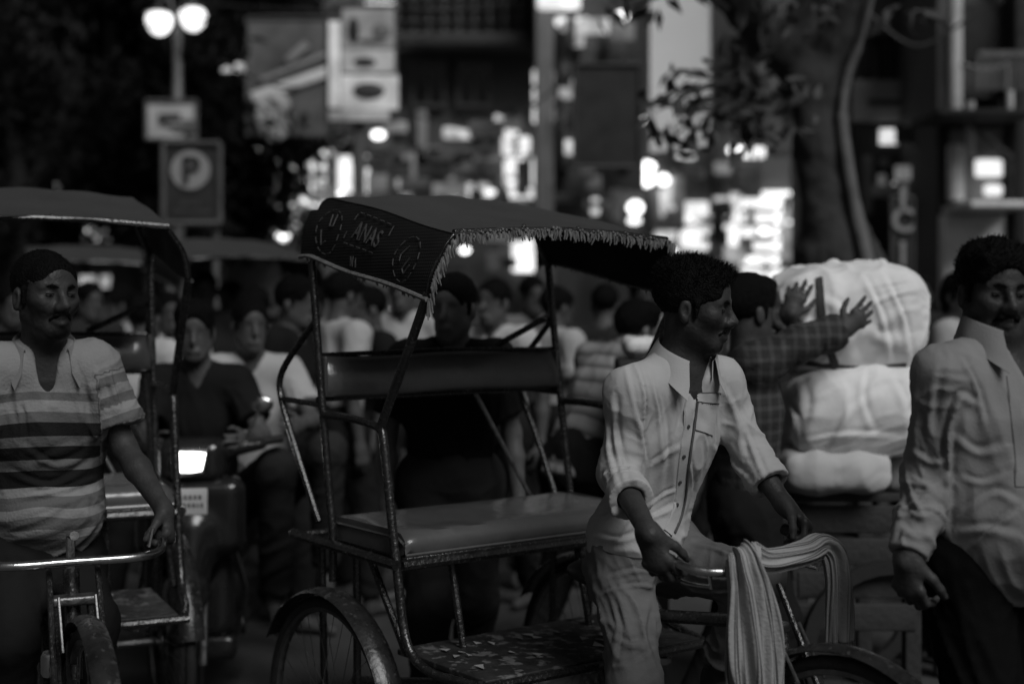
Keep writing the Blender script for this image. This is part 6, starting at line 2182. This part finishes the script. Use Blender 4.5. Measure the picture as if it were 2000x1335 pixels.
# ------------------------------------------------------------------ buildings with shops
def building(name, label, px0, px1, Y, top, wall_v, floors=(), group='shop buildings along the street', depth=3.0):
    a, b = at(px0, 580, Y), at(px1, 580, Y)
    rt = thing(name, ((a.x + b.x) / 2, Y + depth / 2, 0), label, 'building', group)
    m = mat('stained plaster %.3f' % wall_v, wall_v, 0.9, 0, 0.4, 0.9, bump=0.4, bscale=12, detail=7)
    MB().box(((a.x + b.x) / 2, Y + depth / 2 + 0.3, top / 2), (b.x - a.x, depth, top)).build('wall', m, rt, world=True, smooth=False)
    return rt, m, a.x, b.x


def facade_bits(rt, Y, items):
    Y0 = Y
    for n_, it in enumerate(items):
        Y = Y0 - 0.007 * (n_ + 1)          # every piece a few millimetres proud of the one before
        kind, (x0, y0, x1, y1) = it[0], it[1]
        p, q = at(x0, y1, Y), at(x1, y0, Y)
        cx, cz, w, h = (p.x + q.x) / 2, (p.z + q.z) / 2, q.x - p.x, q.z - p.z
        if kind == 'window':
            fr = MB()
            t = 0.05
            fr.box((cx, Y + 0.27, q.z - t / 2), (w, 0.12, t)).box((cx, Y + 0.27, p.z + t / 2), (w, 0.12, t)).box((p.x + t / 2, Y + 0.27, cz), (t, 0.12, h - 2 * t)).box((q.x - t / 2, Y + 0.27, cz), (t, 0.12, h - 2 * t)).box((cx, Y + 0.27, cz), (0.035, 0.1, h - 2 * t))
            wo = fr.build('window', M_FRAME, rt, world=True, smooth=False)
            MB().box((cx, Y + 0.29, cz), (w - 0.1, 0.012, h - 0.1)).build('pane', mat('dark pane', 0.015, 0.15) if len(it) < 3 else lit('lit pane', 2.4, 0.8), wo, world=True, smooth=False)
        elif kind == 'lit':           # tube-lit sign face or open lit shop, with mullions
            wo = MB().bbox((cx, Y + 0.16, cz), (w, 0.12, h), 0.03).build('lit_panel', lit('tube lit face %.2f' % it[2], it[2], 0.85, 0.45, 2.2), rt, world=True)
            nx, nz = it[3] if len(it) > 3 else (1, 1)
            for i in range(1, nx):
                MB().box((p.x + w * i / nx, Y + 0.09, cz), (0.07, 0.05, h + 0.04)).build('mullion', M_DARKB, wo, world=True, smooth=False)
            for k in range(1, nz):
                MB().box((cx, Y + 0.075, p.z + h * k / nz), (w + 0.02, 0.05, 0.06)).build('shelf_bar', M_DARKB, wo, world=True, smooth=False)
        elif kind == 'panel':
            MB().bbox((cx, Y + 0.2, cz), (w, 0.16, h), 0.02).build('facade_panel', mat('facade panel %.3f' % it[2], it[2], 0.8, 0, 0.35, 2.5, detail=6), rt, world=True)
        elif kind == 'slab':
            MB().bbox((cx, Y - 0.1, cz), (w, 0.85, h), 0.02).build('balcony_slab', mat('facade panel %.3f' % it[2], it[2], 0.8), rt, world=True)
        elif kind == 'column':
            MB().bbox((cx, Y + 0.12, cz), (w, 0.3, h), 0.03).build('column', mat('facade panel %.3f' % it[2], it[2], 0.8), rt, world=True)
        elif kind == 'rails':
            n = it[3]
            rw = MB().box((cx, Y - 0.45, q.z), (w, 0.05, 0.05)).build('railing', M_POST, rt, world=True, smooth=False)
            for i in range(n + 1):
                MB().box((p.x + w * i / n, Y - 0.45, cz), (0.03, 0.03, h)).build('baluster', M_POST, rw, world=True, smooth=False)
        elif kind == 'lamp':
            MB().ball((cx, Y - 0.2, cz), 1.0, 14, (w / 2, 0.08, h / 2)).build('lamp', lit('small lamp %.0f' % it[2], it[2] * 0.5, 0.9, 0.1), rt, world=True)
        elif kind == 'pipe':
            MB().tube([(cx, Y - 0.05, p.z), (cx, Y - 0.05, q.z)], w / 2, 10).build('pipe', mat('pale pipe', 0.6, 0.6, 0, 0.2, 4), rt, world=True)


def street():
    # left, behind the trees
    rt, m, _, _ = building('shop_building', 'dark building behind the trees at the left', -200, 430, 21, 9.5, 0.015)
    facade_bits(rt, 21, [('lamp', (100, 360, 125, 378), 3), ('panel', (258, 300, 322, 440), 0.25), ('lamp', (0, 400, 12, 420), 4), ('lit', (150, 538, 225, 562), 0.55, (2, 1)), ('lamp', (228, 475, 268, 505), 3.5)])
    rt, m, _, _ = building('shop_building', 'narrow building with the brightest grid sign left of the canopy', 430, 650, 19.5, 9.5, 0.13)
    facade_bits(rt, 19.5, [('lit', (527, 312, 632, 402), 1.41, (2, 4)), ('lit', (512, 402, 540, 470), 0.60, (1, 1)), ('lit', (548, 402, 578, 452), 0.66, (1, 1)), ('lamp', (545, 453, 572, 472), 7), ('lamp', (490, 287, 512, 303), 4),
                           ('panel', (455, 310, 470, 480), 0.22), ('panel', (430, 306, 520, 316), 0.2), ('panel', (430, 398, 520, 404), 0.15), ('window', (472, 320, 512, 396)), ('window', (472, 406, 512, 470)),
                           ('panel', (405, 0, 460, 50), 0.16), ('panel', (460, 4, 660, 16), 0.16), ('panel', (575, 265, 612, 308), 0.12), ('lamp', (632, 158, 660, 176), 4), ('lamp', (630, 293, 655, 308), 4)])
    rt, m, _, _ = building('shop_building', 'wide building with a slatted upper balcony behind the canopy', 650, 1046, 20, 9.5, 0.11)
    it = [('panel', (770, -40, 1035, 78), 0.22), ('slab', (765, 78, 1040, 100), 0.05), ('panel', (775, 285, 930, 305), 0.14), ('panel', (770, 322, 880, 345), 0.09), ('lit', (655, 302, 718, 375), 0.86, (1, 1)), ('lamp', (728, 258, 755, 275), 6),
          ('column', (813, 215, 833, 290), 0.3), ('lit', (985, 237, 1012, 263), 0.94, (1, 1)), ('lit', (980, 265, 1036, 300), 1.01, (2, 1)), ('lit', (984, 306, 1048, 360), 1.04, (1, 1)), ('lit', (992, 366, 1050, 386), 0.84, (1, 1)),
          ('panel', (880, 320, 975, 352), 0.2), ('lit', (876, 356, 955, 386), 0.55, (3, 1)), ('window', (800, 110, 870, 205)), ('window', (890, 110, 960, 205)), ('lit', (1000, 465, 1060, 530), 1.26, (1, 1)), ('panel', (660, 560, 720, 690), 0.3),
          ('lit', (765, 565, 795, 610), 0.86, (1, 1)), ('panel', (655, 250, 760, 300), 0.10), ('lit', (690, 0, 770, 10), 0.76, (1, 1))]
    for k in range(9):
        it.append(('panel', (774 + k * 30, -38, 778 + k * 30, 76), 0.35))
    for k in range(5):
        it.append(('panel', (771, -30 + k * 22, 1036, -25 + k * 22), 0.08))
    facade_bits(rt, 20, it)
    rt, m, _, _ = building('shop_building', 'columned building behind the black hoarding', 1046, 1262, 18.5, 9.5, 0.10)
    facade_bits(rt, 18.5, [('column', (1046, 20, 1082, 560), 0.22), ('lit', (1041, 133, 1083, 238), 0.97, (1, 3)), ('column', (1092, 45, 1115, 330), 0.12), ('column', (1130, 40, 1160, 128), 0.18), ('column', (1185, 55, 1222, 128), 0.16), ('lit', (1050, -30, 1135, 14), 0.80, (1, 1)),
                           ('lit', (1085, 30, 1152, 46), 0.80, (2, 1)), ('lamp', (1200, 28, 1225, 48), 6), ('lamp', (1234, 227, 1257, 246), 5), ('panel', (1050, 375, 1250, 395), 0.08), ('lit', (1052, 388, 1080, 398), 0.94, (1, 1)), ('lit', (1155, 385, 1172, 418), 0.62, (1, 1)), ('lamp', (1222, 393, 1254, 420), 6), ('lamp', (1222, 425, 1250, 440), 4)])
    rt, m, _, _ = building('shop_building', 'shop row with bright open fronts behind the fig tree', 1262, 1690, 20, 9.5, 0.11)
    it = [('lit', (1332, 392, 1386, 488), 1.11, (1, 2)), ('lit', (1415, 396, 1446, 500), 1.11, (1, 1)), ('lit', (1452, 384, 1520, 548), 1.26, (1, 6)), ('lit', (1480, 372, 1552, 400), 1.41, (1, 1)), ('lit', (1522, 404, 1566, 545), 1.04, (2, 3)), ('panel', (1275, 365, 1340, 450), 0.20),
          ('lamp', (1240, 317, 1278, 340), 8), ('lamp', (1240, 342, 1275, 367), 8), ('lamp', (1280, 342, 1305, 364), 6), ('lamp', (1417, 287, 1442, 305), 7), ('lit', (1446, 286, 1497, 306), 1.26, (1, 1)), ('lit', (1325, 296, 1360, 309), 0.86, (1, 1)), ('panel', (1380, 295, 1425, 350), 0.07), ('column', (1390, 350, 1414, 520), 0.02), ('panel', (1440, 315, 1490, 380), 0.10),
          ('lamp', (1672, 265, 1712, 280), 6), ('lamp', (1680, 322, 1716, 352), 6), ('panel', (1330, 488, 1450, 540), 0.12), ('window', (1420, 60, 1500, 200)), ('window', (1540, 60, 1620, 200))]
    facade_bits(rt, 20, it)
    rt, m, _, _ = building('shop_building', 'nearer corner building with pale pipe and balcony at the right', 1668, 1850, 14.5, 9, 0.16)
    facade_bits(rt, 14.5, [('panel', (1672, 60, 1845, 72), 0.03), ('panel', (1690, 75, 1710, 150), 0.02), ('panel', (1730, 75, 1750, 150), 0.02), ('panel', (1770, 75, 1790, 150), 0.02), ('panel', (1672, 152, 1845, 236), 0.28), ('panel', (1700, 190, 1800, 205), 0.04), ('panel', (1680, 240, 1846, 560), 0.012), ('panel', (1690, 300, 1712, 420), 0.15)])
    rt, m, x0, x1 = building('corner_house', 'pale plastered house with beam and lit window at the right edge', 1850, 2200, 13.0, 8.5, 0.10)
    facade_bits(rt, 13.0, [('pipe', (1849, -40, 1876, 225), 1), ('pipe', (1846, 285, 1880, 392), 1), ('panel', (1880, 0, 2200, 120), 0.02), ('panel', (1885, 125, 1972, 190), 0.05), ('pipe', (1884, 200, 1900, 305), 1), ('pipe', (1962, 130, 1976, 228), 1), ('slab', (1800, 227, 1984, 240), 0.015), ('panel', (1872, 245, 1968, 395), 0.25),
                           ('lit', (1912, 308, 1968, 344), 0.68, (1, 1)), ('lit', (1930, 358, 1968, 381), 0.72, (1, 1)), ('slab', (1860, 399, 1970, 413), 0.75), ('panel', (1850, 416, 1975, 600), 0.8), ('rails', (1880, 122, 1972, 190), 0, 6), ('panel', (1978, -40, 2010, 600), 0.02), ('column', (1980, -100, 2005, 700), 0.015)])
    a, b = at(1895, 240, 12.6), at(1975, 310, 12.6)
    MB().tube([a, b], 0.03, 6).build('brace', M_DARKB, rt, world=True)
    w = MB().tube(spline([at(1876, 125, 12.9), at(1925, 137, 12.9), at(1970, 125, 12.9)], 5), 0.02, 6).build('drain_pipe', M_POST, rt, world=True)
    # overhead cable
    for k, (a, b, c_, lb) in enumerate((((430, 120, 16), (600, 170, 16), (860, 60, 18), 'sagging cable left of the tall sign column'), ((780, 215, 17), (950, 250, 17), (1120, 150, 17), 'sagging cable in front of the balcony building'), ((1690, 20, 12), (1790, 90, 12), (1900, 30, 12.5), 'cable hanging between trunk and pale pipe'))):
        tag(MB().tube(spline([at(*a), at(*b), at(*c_)], 8), 0.014, 6).build('overhead_cable', M_DARKB), lb, 'cable', 'overhead cables')
    tag(MB().tube(spline([at(380, 8, 15), at(700, 22, 15), at(1000, 5, 16)], 8), 0.012, 6).build('overhead_cable', M_DARKB), 'overhead cable strung across the upper left', 'cable', 'overhead cables')


def clutter(rt, Y, x0, x1, y0, y1, n, seed, lamps=0):
    """invented signboards, some made to glow for brighter midtones, and added small lamps"""
    rn = random.Random(seed)
    for k in range(n):
        w, h = rn.uniform(18, 70), rn.uniform(8, 34)
        if rn.random() < 0.3:
            w, h = h, w
        x, y = rn.uniform(x0, x1 - w), rn.uniform(y0, y1 - h)
        v = rn.choice((0.03, 0.06, 0.1, 0.18, 0.3, 0.42))
        p, q = at(x, y + h, Y), at(x + w, y, Y)
        glow = rn.random() < 0.38  # glow added to lift the background tone
        em = rn.choice((0.06, 0.14, 0.3, 0.6))
        MB().bbox(((p.x + q.x) / 2, Y - 0.05 - 0.05 * (k % 7), (p.z + q.z) / 2), (q.x - p.x, 0.04, q.z - p.z), 0.01).build('added_sign', lit('added glow sign %.2f' % em, em, 0.3, 0.6, 6) if glow else mat('shop sign %.2f' % v, v, 0.6, 0, 0.45, 3, detail=5), rt, world=True)
    for k in range(lamps):  # extra lamps scattered at random for blurred light dots
        c = at(rn.uniform(x0, x1), rn.uniform(y0 + (y1 - y0) * 0.4, y1), Y)
        s = rn.uniform(0.03, 0.07)
        MB().ball((c.x, Y - 0.5, c.z), s, 8, (1.3, 0.6, 0.8)).build('lamp', lit('small lamp %d' % rn.choice((3, 5, 7)), 2.0), rt, world=True)


street()
for i, o in enumerate([o for o in COL.objects if o.name.startswith('shop_building')]):
    spec = ((21, 0, 260, 330, 520, 6, 2), (19.5, 440, 640, 20, 470, 26, 2), (20, 660, 1040, 212, 540, 62, 5), (18.5, 1085, 1255, 30, 520, 34, 2), (20, 1265, 1560, 290, 540, 36, 5), (14.5, 1690, 1840, 250, 500, 16, 1))[i]
    clutter(o, spec[0], spec[1], spec[2], spec[3], spec[4], spec[5], 70 + i, spec[6])
